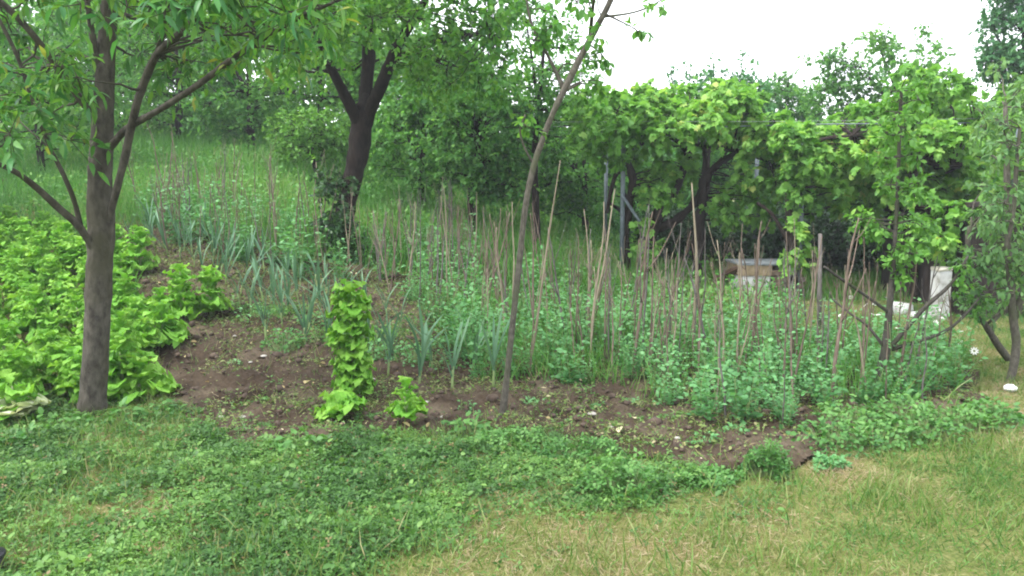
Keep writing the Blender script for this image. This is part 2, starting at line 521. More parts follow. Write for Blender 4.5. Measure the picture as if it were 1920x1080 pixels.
# soil bed: dug, cloddy
bx = np.arange(SOIL[:, 0].min() - .3, SOIL[:, 0].max() + .3, .028)
by = np.arange(SOIL[:, 1].min() - .3, SOIL[:, 1].max() + .3, .028)
X, Y_ = np.meshgrid(bx, by)
sm = soil_mask(X, Y_)
Z = ground_z(X, Y_)
d = .13 * (fbm(X * 4, Y_ * 4, 21, 3) - .45) + .11 * np.abs(fbm(X * 13, Y_ * 13, 33, 3) - .5) + .025 * (vnoise(X * 38, Y_ * 38, 61) - .5)
Z = Z + np.where(sm > .15, .005 + d * sm, -.08)
keep = sm > 0
nx = len(bx)
i = (np.arange(len(by) - 1)[:, None] * nx + np.arange(nx - 1)[None]).ravel()
kf = keep.ravel()
kq = kf[i] & kf[i + 1] & kf[i + nx + 1] & kf[i + nx]
i = i[kq]
Q = np.stack([i, i + 1, i + nx + 1, i + nx], -1)
used, inv = np.unique(Q.ravel(), return_inverse=True)
m, n, l, out = mat_new('dug_soil')
tc = n.new('ShaderNodeTexCoord')
n1 = n.new('ShaderNodeTexNoise'); n1.inputs['Scale'].default_value = 2.2; n1.inputs['Detail'].default_value = 4
n2 = n.new('ShaderNodeTexNoise'); n2.inputs['Scale'].default_value = 40; n2.inputs['Detail'].default_value = 6; n2.inputs['Roughness'].default_value = .7
l.new(tc.outputs['Object'], n1.inputs[0]); l.new(tc.outputs['Object'], n2.inputs[0])
r1 = ramp(n, [(.3, (.038, .025, .016)), (.52, (.078, .056, .038)), (.72, (.150, .118, .082))])
l.new(n1.outputs[0], r1.inputs[0])
r2 = ramp(n, [(.3, (.55, .55, .55)), (.7, (1.25, 1.25, 1.25))])
l.new(n2.outputs[0], r2.inputs[0])
mx = n.new('ShaderNodeMix'); mx.data_type = 'RGBA'; mx.blend_type = 'MULTIPLY'; mx.inputs[0].default_value = 1
l.new(r1.outputs[0], mx.inputs[6]); l.new(r2.outputs[0], mx.inputs[7])
p = n.new('ShaderNodeBsdfPrincipled'); p.inputs['Roughness'].default_value = .95; p.inputs['Specular IOR Level'].default_value = .15
l.new(mx.outputs[2], p.inputs['Base Color'])
b = n.new('ShaderNodeBump'); b.inputs['Strength'].default_value = 1; b.inputs['Distance'].default_value = .02
l.new(n2.outputs[0], b.inputs['Height']); l.new(b.outputs[0], p.inputs['Normal']); l.new(p.outputs[0], out.inputs[0])
M['soil'] = m
mb = MB(); mb.add(np.stack([X, Y_, Z], -1).reshape(-1, 3)[used], inv, [4] * len(Q))
tag(mb.obj('soil_bed', M['soil']), kind='structure')

# ------------------------------------------------------------------ things: small buildings, pergola
def part(name, mats, parent, fn, smooth=False):
    mb = MB(); fn(mb)
    return mb.obj(name, mats, parent, smooth)

# concrete well box
wb = G(1428, 548)
t = empty('well_box', wb)
tag(t, 'low concrete well box, tan above and whitewashed below, under the vines', 'well')
part('plinth', M['white'], t, lambda q: box(q, (-.2, 0, .10), (.42, .7, .34), 0, .5, .004))
part('upper_wall', M['tan'], t, lambda q: box(q, (-.2, 0, .345), (.44, .72, .15), 0, .5, .004))
me_brick = None
for r_ in range(5):
    for c_ in range(2):
        mb = MB(); box(mb, (.12 + c_ * .225 + (.03 if r_ % 2 else 0), -.32, -.03 + r_ * .085), (.215, .1, .075), 0, .5, .003)
        mb.obj('brick', M['brick'], t, False)
part('core', M['brick'], t, lambda q: box(q, (.25, .04, .17), (.46, .6, .46)))
part('lid_slab', M['slab'], t, lambda q: box(q, (.02, 0, .435), (.92, .74, .035), 0, .5, .004))
# weathered plank leaning on the well box
a, b_ = G(1330, 532), P(1392, 498, wb[1] - .25)
mb = MB()
for k in range(2):
    tube(mb, [a + [0, -.1 * k, .02], b_ + [0, -.1 * k, 0]], [.05, .05], 4)
tag(mb.obj('leaning_plank', M['plank'], None, False), 'rotten brown plank leaning against the well box', 'plank')

# white pillar and white blocks
pb = G(1768, 602)
t = empty('white_pillar', pb)
tag(t, 'whitewashed masonry pillar beside the dark shed', 'pillar')
part('shaft', M['white'], t, lambda q: box(q, (0, .1, .27), (.15, .15, .64), .1, .5, .004))
part('cap', M['concrete'], t, lambda q: box(q, (0, .1, .61), (.17, .17, .04), .1, .5, .004))
for k, (u, v, w, h, lab) in enumerate([(1695, 592, .22, .16, 'white painted block lying on the lawn, left of its pair'), (1735, 605, .2, .13, 'white painted block lying against the whitewashed pillar')]):
    g = G(u, v); mb = MB(); box(mb, g + np.array([0, .1, h / 2 - .02]), (w, .2, h), .2 * k, .5, .01, 0, .02)
    tag(mb.obj('white_block', M['white']), lab, 'block', 'white blocks on the lawn')

# dark boarded shed on the right
sb = G(1870, 612)
t = empty('garden_shed', (sb[0] + 1.35, sb[1] + .6, sb[2]))
tag(t, 'dark brown board shed behind the weeping fruit tree', 'shed')
for k in range(22):
    w = .145
    mb = MB(); box(mb, (-1.35 + k * .15, 0, 0.62 + rng.normal() * .01), (w, .03, 1.4), 0, .5, .002)
    mb.obj('board', M['board'], t, False)
for k in range(14):
    mb = MB(); box(mb, (-1.42, .12 + k * .15, 0.62), (.03, .145, 1.4), 0, .5, .002)
    mb.obj('board', M['board'], t, False)
part('roof', M['board'], t, lambda q: box(q, (.3, 1.05, 1.37), (3.7, 2.6, .06)))

# pergola: steel posts, brace, rails, wires
pg0 = G(1165, 522)
t = empty('vine_pergola', pg0)
tag(t, 'steel post pergola with wires carrying the grape vines', 'pergola')
def loc(p_): return np.asarray(p_) - pg0
PTOP = 2.5
posts = [(1165, 522), (1495, 560), (1540, 610)]
pw = [G(*posts[0]), G(*posts[1]), np.array([6.6, 10.6, float(H(6.6, 10.6))]), np.array([1.7, 14.6, float(H(1.7, 14.6))]), np.array([4.3, 14.2, float(H(4.3, 14.2))]), np.array([7.0, 14.0, float(H(7, 14))])]
tops = []
for q in pw:
    top = np.array([q[0], q[1], PTOP])
    tops.append(top)
    mb = MB(); tube(mb, [loc(q) - [0, 0, .1], loc(top)], [.035, .035], 10); mb.obj('post', M['metal'], t)
mb = MB(); tube(mb, [loc(P(1166, 365, pw[0][1] - .05)), loc(P(1210, 432, pw[0][1] - .25))], [.022, .022], 8); mb.obj('brace', M['metal'], t)
for a_, b2 in ((0, 1), (1, 2), (3, 4), (4, 5), (0, 3), (1, 4), (2, 5)):
    mb = MB(); tube(mb, [loc(tops[a_]), loc(tops[b2])], [.008, .008], 6); mb.obj('rail', M['metal'], t)
for k in range(5):
    yy = 10.75 + k * .8
    pts = [[.6, yy + .6, PTOP + .07], [2, yy + .3, PTOP + .05], [4, yy, PTOP + .03], [8.5, yy - .4, PTOP + .07]]
    pp, rr = smooth_path([loc(a_) for a_ in pts], [.0022] * 4)
    mb = MB(); tube(mb, pp, rr, 5); mb.obj('wire', M['wire'], t)

# ------------------------------------------------------------------ tree building
def px_path(pts, Y0, Y1=None):
    """outline points (u, v, half width in px) at a depth running from Y0 to Y1 -> world points and radii"""
    Y1 = Y0 if Y1 is None else Y1
    k = len(pts)
    W, r_ = [], []
    for q, (u, v, w) in enumerate(pts):
        Y = Y0 + (Y1 - Y0) * q / max(1, k - 1)
        W.append(P(u, v, Y)); r_.append(.92 * w / FPX * Y)
    return np.array(W), np.array(r_)

def branch_to(skel, skr, tgt, r_end=.003):
    d2 = ((skel - tgt) ** 2).sum(1) + np.where(skel[:, 2] > tgt[2] + .1, .5, 0)
    q = int(np.argmin(d2))
    s = skel[q]
    L_ = np.linalg.norm(tgt - s)
    k = 6
    tt = np.linspace(0, 1, k)[:, None]
    mid = (s + tgt) / 2 + rng.normal(size=3) * L_ * .12 + np.array([0, 0, L_ * .08])
    pts = (1 - tt) ** 2 * s + 2 * tt * (1 - tt) * mid + tt ** 2 * tgt
    pts[1:-1] += rng.normal(size=(k - 2, 3)) * L_ * .02
    r0 = min(skr[q] * .5, .006 + L_ * .012)
    return pts, np.linspace(r0, r_end, k)

def spray(centers, rad, twigs, per, leaf, up=.25, droop=.5, tip=.35, flat=1.0):
    """leaves set along short twigs that radiate from clump centres -> position, direction, normal, twig paths"""
    n_ = len(centers)
    rad = np.broadcast_to(np.asarray(rad, float), (n_,))
    c = np.repeat(centers, twigs, 0)
    rr = np.repeat(rad, twigs) * rng.uniform(.45, 1.1, n_ * twigs)
    d = rsph(n_ * twigs) * np.array([1, 1, flat]) + np.array([0, 0, up])
    d = unit(d)
    t_ = (np.arange(per) + rng.random((n_ * twigs, per))) / per
    t_ = np.clip(t_ * (1 - tip) + tip, 0, 1)
    pos = c[:, None] + d[:, None] * (rr[:, None] * t_)[..., None]
    pos[..., 2] -= droop * .35 * rr[:, None] * t_ ** 2
    ld = d[:, None] * .7 + rng.normal(size=(n_ * twigs, per, 3)) * .75 + np.array([0, 0, -droop])
    nn = np.array([0, 0, 1.0]) + rng.normal(size=(n_ * twigs, per, 3)) * .45 + d[:, None] * .25
    tw = (c, c + d * rr[:, None] * .95 - np.array([0, 0, 1]) * (droop * .3 * rr)[:, None])
    return pos.reshape(-1, 3), unit(ld.reshape(-1, 3)), unit(nn.reshape(-1, 3)), tw

def twig_lines(mb, a, b, r_):
    """thin three-sided twigs"""
    d = unit(b - a)
    s = unit(np.cross(d, np.array([.3, .2, .93])))
    w = np.cross(d, s)
    k = len(a)
    V = np.zeros((k, 4, 3))
    for q, an in enumerate((0, 2.09, 4.19)):
        V[:, q] = a + (s * math.cos(an) + w * math.sin(an)) * r_
    V[:, 3] = b
    F = np.array([0, 1, 3, 1, 2, 3, 2, 0, 3])
    mb.add(V.reshape(-1, 3), (F[None] + (np.arange(k) * 4)[:, None]).ravel(), [3] * (3 * k))

def ell_clumps(n_, c, rx, ry, rz, shell=.55):
    d = rsph(n_)
    r_ = rng.uniform(shell, 1.0, n_) ** .7
    p_ = d * r_[:, None] * np.array([rx, ry, rz])
    return p_ + np.asarray(c)

def leaf_rnd(pos, amp=.35, sc=1.2, base=.45):
    big = vnoise(pos[:, 0] * sc + pos[:, 2] * .7, pos[:, 1] * sc + pos[:, 2] * sc, 77)
    return np.clip(base + amp * 1.4 * (big - .5) + rng.normal(size=len(pos)) * .2, 0, 1)

def build_tree(name, label, cat, base, limbs, centers, rad, leafmat, barkmat, leaf=.08, tplt=T_OVAL, twigs=7, per=6,
               group=None, wide=1.0, trunk_sides=10, droop=.5, up=.25, singles=0, singlemat=None, rb=.45, connect=True, lump=.15, crown='crown', kind_c=None, sc=1.2):
    t = empty(name, base)
    tag(t, label, cat, group)
    base = np.asarray(base)
    SK, SR = [], []
    for q, (pts, r_) in enumerate(limbs):
        pp, rr = smooth_path(pts, r_, 5)
        SK.append(pp); SR.append(rr)
        mb = MB(); tube(mb, pp - base, rr, trunk_sides if q == 0 else max(6, trunk_sides - 4), lump)
        mb.obj('trunk' if q == 0 else 'limb', barkmat, t)
    SK, SR = np.concatenate(SK), np.concatenate(SR)
    pos, ld, nn, tw = spray(centers, rad, twigs, per, leaf, up, droop)
    mb = MB()
    if connect:
        for c in centers:
            pts, r_ = branch_to(SK, SR, c)
            tube(mb, pts - base, r_, 5)
    twig_lines(mb, tw[0] - base, tw[1] - base, .0035 if leaf < .1 else .004)
    tag(mb.obj('twigs', barkmat, t), kind='stuff')
    n_ = len(pos)
    rv = leaf_rnd(pos, .35, sc, rb)
    sz = leaf * rng.uniform(.65, 1.2, n_)
    Rm = frames(ld, nn)
    pick = np.zeros(n_, bool)
    if singles:
        u, v = proj(pos)
        vis = (u > -10) & (u < 1930) & (v > -10) & (v < 1090)
        score = np.where(vis, sz / np.maximum(pos[:, 1], .5), 0)
        pick[np.argsort(-score)[:singles]] = True
        mb1 = MB(); mb1.inst(tplt, np.eye(3)[None], np.zeros((1, 3)), np.array([[1, wide, 1]]), np.array([.5]))
        me = mb1.mesh('leaf', singlemat)
        for q in np.where(pick)[0]:
            o = link('leaf', me, t)
            Mx = Matrix([[*(Rm[q][r2] * sz[q]), pos[q][r2] - base[r2]] for r2 in range(3)] + [[0, 0, 0, 1]])
            o.matrix_basis = Mx
    S = np.stack([sz, sz * wide, sz], -1)
    mb = MB(); mb.inst(tplt, Rm[~pick], (pos - base)[~pick], S[~pick], rv[~pick])
    tag(mb.obj(crown, leafmat, t), kind='stuff')
    return t

def clump_px(boxes):
    """boxes (u0, v0, u1, v1, Y0, Y1, n) -> clump centres"""
    out_ = []
    for u0, v0, u1, v1, Y0, Y1, k in boxes:
        for _ in range(k):
            out_.append(P(rng.uniform(u0, u1), rng.uniform(v0, v1), rng.uniform(Y0, Y1)))
    return np.array(out_)

# ---- peach tree, left front
pbase = G(172, 780)
PY = pbase[1]
limbs = [px_path([(168, 812, 42), (171, 785, 33), (175, 730, 28.5), (182, 600, 27), (186, 500, 27), (189, 430, 29), (187, 330, 26), (191, 260, 24), (195, 180, 20), (199, 100, 19), (203, 30, 18), (206, -60, 16), (212, -250, 10), (220, -420, 4)], PY)]
limbs = [(limbs[0][0], limbs[0][1] * .93)]
for pts, y1 in [([(188, 495, 6), (152, 430, 10), (110, 390, 10), (60, 345, 8), (20, 318, 7), (-60, 285, 5)], PY - .7),
                ([(152, 432, 8), (140, 380, 6), (120, 330, 6), (95, 280, 5), (75, 230, 5), (55, 170, 5), (30, 100, 5), (-5, 30, 4)], PY - .5),
                ([(190, 235, 10), (150, 185, 9), (110, 130, 9), (70, 75, 8), (20, 20, 8), (-60, -50, 6)], PY - .4),
                ([(200, 430, 8), (215, 370, 9), (235, 290, 10), (255, 200, 10), (280, 130, 10), (300, 95, 9), (340, 60, 9), (370, 25, 8), (392, -40, 7), (430, -160, 4)], PY - .6),
                ([(293, 105, 7), (305, 60, 6), (315, 0, 6), (322, -80, 4)], PY - .8),
                ([(205, 278, 10), (240, 240, 9), (300, 205, 8), (370, 160, 8), (430, 115, 8), (470, 88, 7), (530, 50, 6), (590, 20, 5), (660, -10, 3)], PY - 1.0),
                ([(196, 150, 10), (178, 90, 8), (166, 20, 7), (155, -60, 5)], PY - .2)]:
    limbs.append(px_path([(a_, b2, c_ * .78) for a_, b2, c_ in pts], PY, y1))
cen = clump_px([(-60, -260, 300, 20, 4.3, 6.8, 44), (250, -260, 640, 40, 4.3, 6.6, 44), (-40, 40, 150, 280, 4.6, 7.0, 18), (100, 110, 230, 150, 4.6, 5.2, 3),
                (230, 20, 520, 130, 5.2, 6.8, 14), (420, 50, 600, 110, 4.8, 5.8, 6)])
build_tree('peach_tree', 'young peach tree with grey brown trunk and low forking limbs beside the lettuces', 'tree', pbase, limbs, cen, .24, M['peach'], M['peach_bark'],
           .105, T_LANCE, 8, 6, None, 1.0, 18, .5, .15, 300, M['peach_obj'], .5, True, .1, 'crown')

# ---- old dark tree
ob = G(640, 482)
OY = ob[1]
limbs = [px_path([(628, 505, 29), (634, 470, 23), (642, 420, 20), (657, 350, 19), (671, 290, 21), (677, 240, 22), (681, 210, 21), (684, 190, 12), (686, 175, 5)], OY)]
for pts, y1 in [([(676, 245, 13), (660, 205, 15), (640, 165, 13), (622, 130, 11), (605, 90, 9), (585, 40, 8), (540, -60, 5)], OY - .8),
                ([(680, 245, 15), (684, 205, 18), (688, 150, 16), (692, 100, 16), (690, 40, 13), (700, -60, 10), (715, -200, 5)], OY + .5),
                ([(683, 250, 13), (697, 200, 17), (715, 160, 15), (735, 110, 14), (752, 75, 12), (785, 20, 9), (840, -70, 6)], OY - .6),
                ([(735, 112, 10), (790, 90, 7), (850, 70, 5), (920, 60, 4)], OY - .9)]:
    limbs.append(px_path([(a_, b2, c_ * .8) for a_, b2, c_ in pts], OY, y1))
cen = clump_px([(490, -260, 900, 60, OY - 2.2, OY + 1.6, 95), (520, 40, 640, 130, OY - 1.5, OY + 1.2, 14), (740, 40, 960, 170, OY - 2, OY + 1.2, 34), (560, -100, 980, 40, OY - 2.5, OY, 30)])
build_tree('old_fruit_tree', 'old fruit tree with thick dark trunk splitting into three black limbs', 'tree', ob, limbs, cen, .42, M['old'], M['dark_bark'], .078, T_OVAL, 10, 10, None, 1.0, 14, .6, .15, 0, None, .5, True, .16)
# ivy on its foot
t = tag(empty('ivy', ob + np.array([0, -.3, 0])), 'dark ivy and bramble climbing the foot of the old dark trunk', 'ivy')
cen = clump_px([(598, 330, 640, 480, OY - .35, OY + .2, 22), (610, 420, 690, 490, OY - .5, OY - .2, 16), (640, 330, 660, 420, OY - .4, OY - .3, 5)])
pos, ld, nn, tw = spray(cen, .17, 8, 7, .06, .2, .4)
mb = MB(); twig_lines(mb, tw[0] - np.array(t.location), tw[1] - np.array(t.location), .004); tag(mb.obj('stems', M['vine_bark'], t), kind='stuff')
mb = MB(); mb.inst(T_OVAL, frames(ld, nn), pos - np.array(t.location), rng.uniform(.04, .08, len(pos)) * np.ones(len(pos)), rng.random(len(pos)))
tag(mb.obj('foliage', M['ivy'], t), kind='stuff')

# ---- leaning sapling in the middle
cb = G(943, 788)
CY = cb[1]
limbs = [px_path([(940, 800, 9), (950, 710, 7), (962, 600, 6.6), (974, 490, 6.5), (985, 390, 6.5), (1000, 315, 6.5), (1020, 255, 6), (1040, 205, 6), (1060, 165, 7), (1083, 118, 7), (1105, 77, 6.5), (1125, 40, 6), (1145, 0, 6), (1170, -70, 6), (1200, -170, 3)], CY, CY - .3)]
for pts, y1 in [([(1058, 170, 6), (1040, 130, 4), (1020, 90, 3), (995, 40, 3), (985, -20, 2)], CY),
                ([(1106, 75, 5), (1110, 30, 4), (1117, -30, 3)], CY - .5),
                ([(1128, 32, 3), (1180, 25, 2), (1215, 14, 2), (1240, 0, 1.5)], CY - .3),
                ([(1003, 312, 3), (985, 280, 2), (975, 245, 2), (985, 215, 2)], CY - .1)]:
    limbs.append(px_path(pts, CY, y1))
cen = np.concatenate([clump_px([(1085, 60, 1135, 110, CY - .3, CY, 3), (1080, 110, 1125, 160, CY - .2, CY + .1, 3), (985, -60, 1120, 10, CY - .4, CY + .3, 8), (990, 20, 1050, 100, CY - .1, CY + .3, 5)]),
                      np.array([P(1195, 58, CY - .2), P(1225, 10, CY - .3), P(985, 235, CY - .1)])])
build_tree('leaning_sapling', 'thin leaning sapling with bare grey stem at the edge of the bed', 'tree', cb, limbs, cen, .13, M['mid'], M['sap_bark'], .06, T_OVAL, 6, 5, None, .9, 10, .7, 0, 0, None, .5, True, .08)

# ---- pear sapling at right, with open branches
rb_ = G(1645, 738)
RY = rb_[1]
limbs = [px_path([(1640, 750, 10), (1648, 705, 9), (1660, 660, 10), (1664, 620, 7.5), (1668, 575, 6.5), (1674, 500, 5), (1680, 420, 4), (1684, 330, 3.5), (1687, 240, 4), (1690, 170, 3)], RY)]
for pts, y1 in [([(1666, 585, 5), (1620, 552, 4), (1580, 525, 4), (1545, 500, 3)], RY - .3),
                ([(1656, 648, 5), (1625, 610, 4), (1590, 585, 3), (1560, 560, 3)], RY + .2),
                ([(1666, 655, 7), (1700, 615, 6), (1735, 575, 6), (1770, 545, 5), (1792, 520, 4), (1815, 480, 3)], RY - .2),
                ([(1672, 655, 6), (1720, 640, 5), (1770, 622, 5), (1805, 595, 4), (1835, 560, 3)], RY + .3)]:
    limbs.append(px_path([(a_, b2, c_ * .75) for a_, b2, c_ in pts], RY, y1))
cen = np.concatenate([clump_px([(1650, 160, 1725, 330, RY - .25, RY + .3, 17), (1640, 330, 1730, 500, RY - .25, RY + .3, 18), (1655, 470, 1690, 560, RY - .1, RY + .1, 3), (1590, 400, 1650, 440, RY, RY + .2, 3)]),
                      np.array([P(1810, 500, RY - .2), P(1830, 570, RY + .3), P(1790, 540, RY)])])
build_tree('pear_sapling', 'young pear tree with four low bare side branches and a leafy leader', 'tree', rb_, limbs, cen, .13, M['yellow'], M['grey_bark'], .06, T_OVAL, 7, 6, None, .8, 10, .5, .2, 0, None, .42, True, .1)

# ---- right edge weeping fruit tree
eb = G(1893, 715)
EY = eb[1]
limbs = [px_path([(1888, 722, 9), (1900, 690, 8), (1905, 640, 8), (1900, 600, 8), (1895, 540, 7), (1890, 450, 6), (1888, 330, 6), (1885, 200, 4)], EY),
         px_path([(1890, 672, 8), (1870, 645, 8), (1848, 610, 7), (1830, 580, 6), (1815, 520, 6), (1815, 440, 5)], EY + .6, EY + .3),
         px_path([(1900, 600, 8), (1930, 520, 7), (1960, 400, 6), (1980, 260, 4)], EY),
         px_path([(1885, 470, 5), (1900, 400, 4), (1905, 320, 4), (1912, 240, 3)], EY - .4)]
cen = clump_px([(1835, 200, 2010, 420, EY - .6, EY + .7, 40), (1820, 400, 1990, 590, EY - .4, EY + .7, 32), (1860, 120, 1990, 220, EY - .4, EY + .5, 10), (1800, 480, 1850, 580, EY, EY + .6, 7)])
build_tree('weeping_fruit_tree', 'leafy fruit tree with two leaning stems beside the dark shed', 'tree', eb, limbs, cen, .2, M['edge'], M['sap_bark'], .065, T_LANCE, 8, 6, None, 1.5, 10, .7, .1, 150, M['edge'], .5, True, .1, 'crown')

# ---- background trees: (label, cat, base u, v, Y, [(cu, cv, ru, rv)], mat, leaf, clumps, twigs, per, bark)
def bg_tree(name, label, u, v, Y, blobs, mat, leaf, ncl, twigs=8, per=7, bark='dark_bark', group='trees behind the vegetable beds', tp=T_OVAL, rad=.33, shell=.45, tw=6, up=.25, droop=.45, rb=.45, depth=1.0):
    base = P(u, v, Y)
    base[2] = float(H(base[0], base[1]))
    cs = []
    for cu, cv, ru, rv in blobs:
        c = P(cu, cv, Y)
        s = Y / FPX
        cs.append(ell_clumps(int(ncl * ru * rv / sum(b[2] * b[3] for b in blobs)) + 1, c, ru * s, depth * .8 * max(ru, rv) * s, rv * s, shell))
    cs = np.concatenate(cs)
    cs[:, 2] = np.maximum(cs[:, 2], H(cs[:, 0], cs[:, 1]) + .25)
    lims = []
    c0 = P(blobs[0][0], blobs[0][1], Y)
    mid = (base + c0) / 2 + np.array([rng.normal() * .08, 0, 0])
    r0 = tw / FPX * Y
    lims.append((np.array([base - [0, 0, .1], mid, c0]), np.array([r0 * 1.2, r0, r0 * .5])))
    for q in range(4):
        k = cs[rng.integers(len(cs))]
        s0 = mid * .6 + c0 * .4
        lims.append((np.array([s0, (s0 + k) / 2 + [0, 0, .1], k]), np.array([r0 * .6, r0 * .4, r0 * .15])))
    return build_tree(name, label, 'tree', base, lims, cs, rad, M[mat], M[bark], leaf, tp, twigs, per, group, 1.0, 8, droop, up, 0, None, rb, True, .15, sc=.9)

bg_tree('bushy_tree', 'small yellow green bushy tree left of the old dark trunk', 600, 345, 15.5, [(570, 262, 75, 55), (610, 250, 40, 50)], 'yellow', .07, 60, 8, 8, tw=4, rad=.3)
bg_tree('orchard_tree', 'broad green tree on the slope behind the peach tree trunk', 80, 320, 15, [(70, 150, 160, 150), (-80, 120, 150, 150)], 'mid', .09, 130, 9, 8, rad=.42)
bg_tree('orchard_tree', 'tall green tree at the top of the grassy slope', 330, 270, 19, [(330, 90, 150, 150), (250, 160, 90, 80)], 'mid', .10, 120, 9, 8, rad=.5)
bg_tree('orchard_tree', 'dense green tree on the slope between peach tree and bushy tree', 470, 265, 18, [(465, 120, 115, 130), (440, 215, 90, 40)], 'dark', .10, 110, 9, 8, rad=.48, rb=.55)
bg_tree('orchard_tree', 'dark blue green tree just right of the old dark trunk', 800, 365, 14.5, [(800, 260, 120, 105), (850, 170, 100, 100)], 'dark', .085, 200, 9, 8, rad=.36, tw=5)
bg_tree('orchard_tree', 'low branching tree with crooked dark stem in the meadow', 888, 398, 13.5, [(900, 260, 95, 110), (940, 340, 70, 45)], 'dark', .08, 150, 8, 8, rad=.33, tw=8, rb=.55)
bg_tree('orchard_tree', 'tall open tree with small leaves against the white sky', 1010, 400, 13, [(1020, 90, 85, 130), (1060, 210, 70, 80), (980, 200, 60, 80)], 'dark', .07, 110, 7, 7, rad=.33, tw=6, shell=.3)
bg_tree('orchard_tree', 'bushy tree at the left end of the vine pergola', 1100, 420, 15.5, [(1095, 290, 90, 120), (1030, 330, 70, 80)], 'mid', .08, 150, 8, 8, rad=.36, tw=6)
bg_tree('plum_tree', 'plum tree with thin upright shoots above the vines', 1330, 470, 17, [(1335, 195, 110, 55), (1400, 190, 60, 45)], 'blue', .085, 110, 7, 7, rad=.3, tw=6)
bg_tree('round_tree', 'round topped green tree behind the middle of the vines', 1460, 470, 21, [(1465, 205, 75, 60)], 'mid', .10, 90, 8, 8, rad=.42, tw=5)
bg_tree('walnut_tree', 'airy walnut tree rising above the vines against the sky', 1700, 480, 19, [(1705, 160, 95, 100), (1590, 190, 90, 70), (1560, 125, 55, 25), (1640, 85, 60, 18)], 'mid', .11, 160, 6, 6, rad=.36, tw=7, shell=.2, rb=.5)
bg_tree('walnut_tree', 'dark dense tree top above the weeping fruit tree', 1930, 480, 16, [(1920, 60, 75, 100), (1890, 130, 50, 50)], 'blue', .09, 120, 8, 7, rad=.33, tw=8, rb=.3)
for k, (u, lab) in enumerate([(1180, 'shady hedge tree behind the crooked vine trunks'), (1340, 'shady hedge tree behind the well box'), (1520, 'shady hedge tree behind the second pergola post'), (1680, 'shady hedge tree behind the pear sapling'), (1850, 'shady hedge tree behind the shed')]):
    bg_tree('hedge_tree', lab, u, 490, 17.5 + (k % 2), [(u, 390, 120, 110), (u + 30, 300, 90, 60)], 'dark', .10, 120, 9, 8, rad=.45, tw=7, group='hedge trees behind the vines', rb=.3)
for u, v, w_, h_, Yb, lab in [(1270, 445, 100, 50, 14.6, 'dark thicket added as shade under the vines between crooked trunks'), (1430, 450, 90, 55, 14.4, 'dark thicket added as shade under the vines behind the well box'), (1590, 455, 110, 70, 13.6, 'dark thicket added as shade under the vines behind the grey stake'), (1760, 470, 90, 80, 12.6, 'dark thicket added as shade behind the whitewashed pillar')]:
    bg_tree('shade_thicket', lab, u, v + 30, Yb, [(u, v, w_, h_)], 'ivy', .075, 130, 9, 8, 'vine_bark', 'dark thickets added as shade under the vines', rad=.26, tw=3, rb=.4)  # thickets added in very dark leaf colour to stand in for shade under the vines
for u, v, w_, h_, Yb, lab in [(130, 255, 120, 45, 20, 'hedge shrub on the hill crest behind the peach trunk'), (280, 245, 110, 45, 21, 'hedge shrub on the hill crest left of the tall tree'), (400, 235, 110, 50, 21, 'hedge shrub on the hill crest beneath the dense tree'), (530, 245, 90, 60, 20.5, 'hedge shrub on the hill crest behind the bushy tree'), (730, 300, 110, 60, 18, 'hedge shrub behind the fork of the old dark trunk'), (840, 330, 100, 50, 19, 'hedge shrub behind the meadow trees'), (960, 360, 90, 60, 18, 'hedge shrub behind the leaning sapling')]:
    bg_tree('hedge_shrub', lab, u, v + 40, Yb, [(u, v, w_, h_)], 'mid', .10, 110, 9, 8, 'dark_bark', 'hedge shrubs on the crest', rad=.42, tw=3, rb=.5)
bg_tree('orchard_tree', 'pale green tree high on the slope above the leek rows', 200, 275, 22, [(215, 60, 150, 130), (120, 150, 100, 90)], 'mid', .12, 110, 9, 8, rad=.6, rb=.55)
bg_tree('orchard_tree', 'tall tree whose crown fills the gap behind the old dark trunk', 610, 320, 17, [(600, 130, 130, 100), (700, 180, 90, 90)], 'mid', .10, 120, 9, 8, rad=.46, rb=.5)
bg_tree('orchard_tree', 'leafy tree beyond the lettuce patch at the foot of the slope', -150, 330, 11, [(-130, 130, 150, 190)], 'mid', .09, 110, 9, 8, rad=.36)

# upright plum shoots
t0 = [o for o in bpy.data.objects if o.name.startswith('plum_tree')][0]
b0 = np.array(t0.location)
for u, v0, v1, du in ((1265, 190, 120, -8), (1290, 190, 115, 4), (1340, 190, 105, -3), (1375, 195, 95, 20), (1395, 195, 110, 22), (1435, 200, 140, 6)):
    a_, b2 = P(u, v0 + 30, 17), P(u + du, v1, 17)
    mb = MB(); tube(mb, np.array([a_, (a_ + b2) / 2 + [.02, 0, 0], b2]) - b0, [.02, .014, .006], 5); s = mb.obj('shoot', M['grey_bark'], t0)
    tt = rng.random(70)[:, None]
    pos = a_ * (1 - tt) + b2 * tt + rng.normal(size=(70, 3)) * .05
    mb = MB(); mb.inst(T_OVAL, frames(rsph(70) + [0, 0, .8], rsph(70) + [0, -.3, .5]), pos - b0, rng.uniform(.06, .10, 70), rng.uniform(.1, .6, 70)); tag(mb.obj('leaves', M['blue'], s), kind='stuff')

# far wood that reads as one mass
cs = []
for k in range(1500):
    x = rng.uniform(-30, 30)
    y = rng.uniform(23, 31)
    top = 3.6 + 4.2 * float(sstep((-1.5 - x) / 4.0))
    top = top + 1.8 * (vnoise(x * .5, 3, 5) - .5)
    cs.append((x, y, float(H(x, y)) + rng.uniform(.2, top)))
cs = np.array(cs)
pos, ld, nn, tw = spray(cs, 1.0, 10, 9, .2)
mb = MB(); mb.inst(T_DIA, frames(ld, nn), pos, rng.uniform(.16, .28, len(pos)), leaf_rnd(pos, .5, .4, .5))
tag(mb.obj('far_wood', M['mid']), 'far off mass of green trees behind the garden', 'wood', kind='stuff')

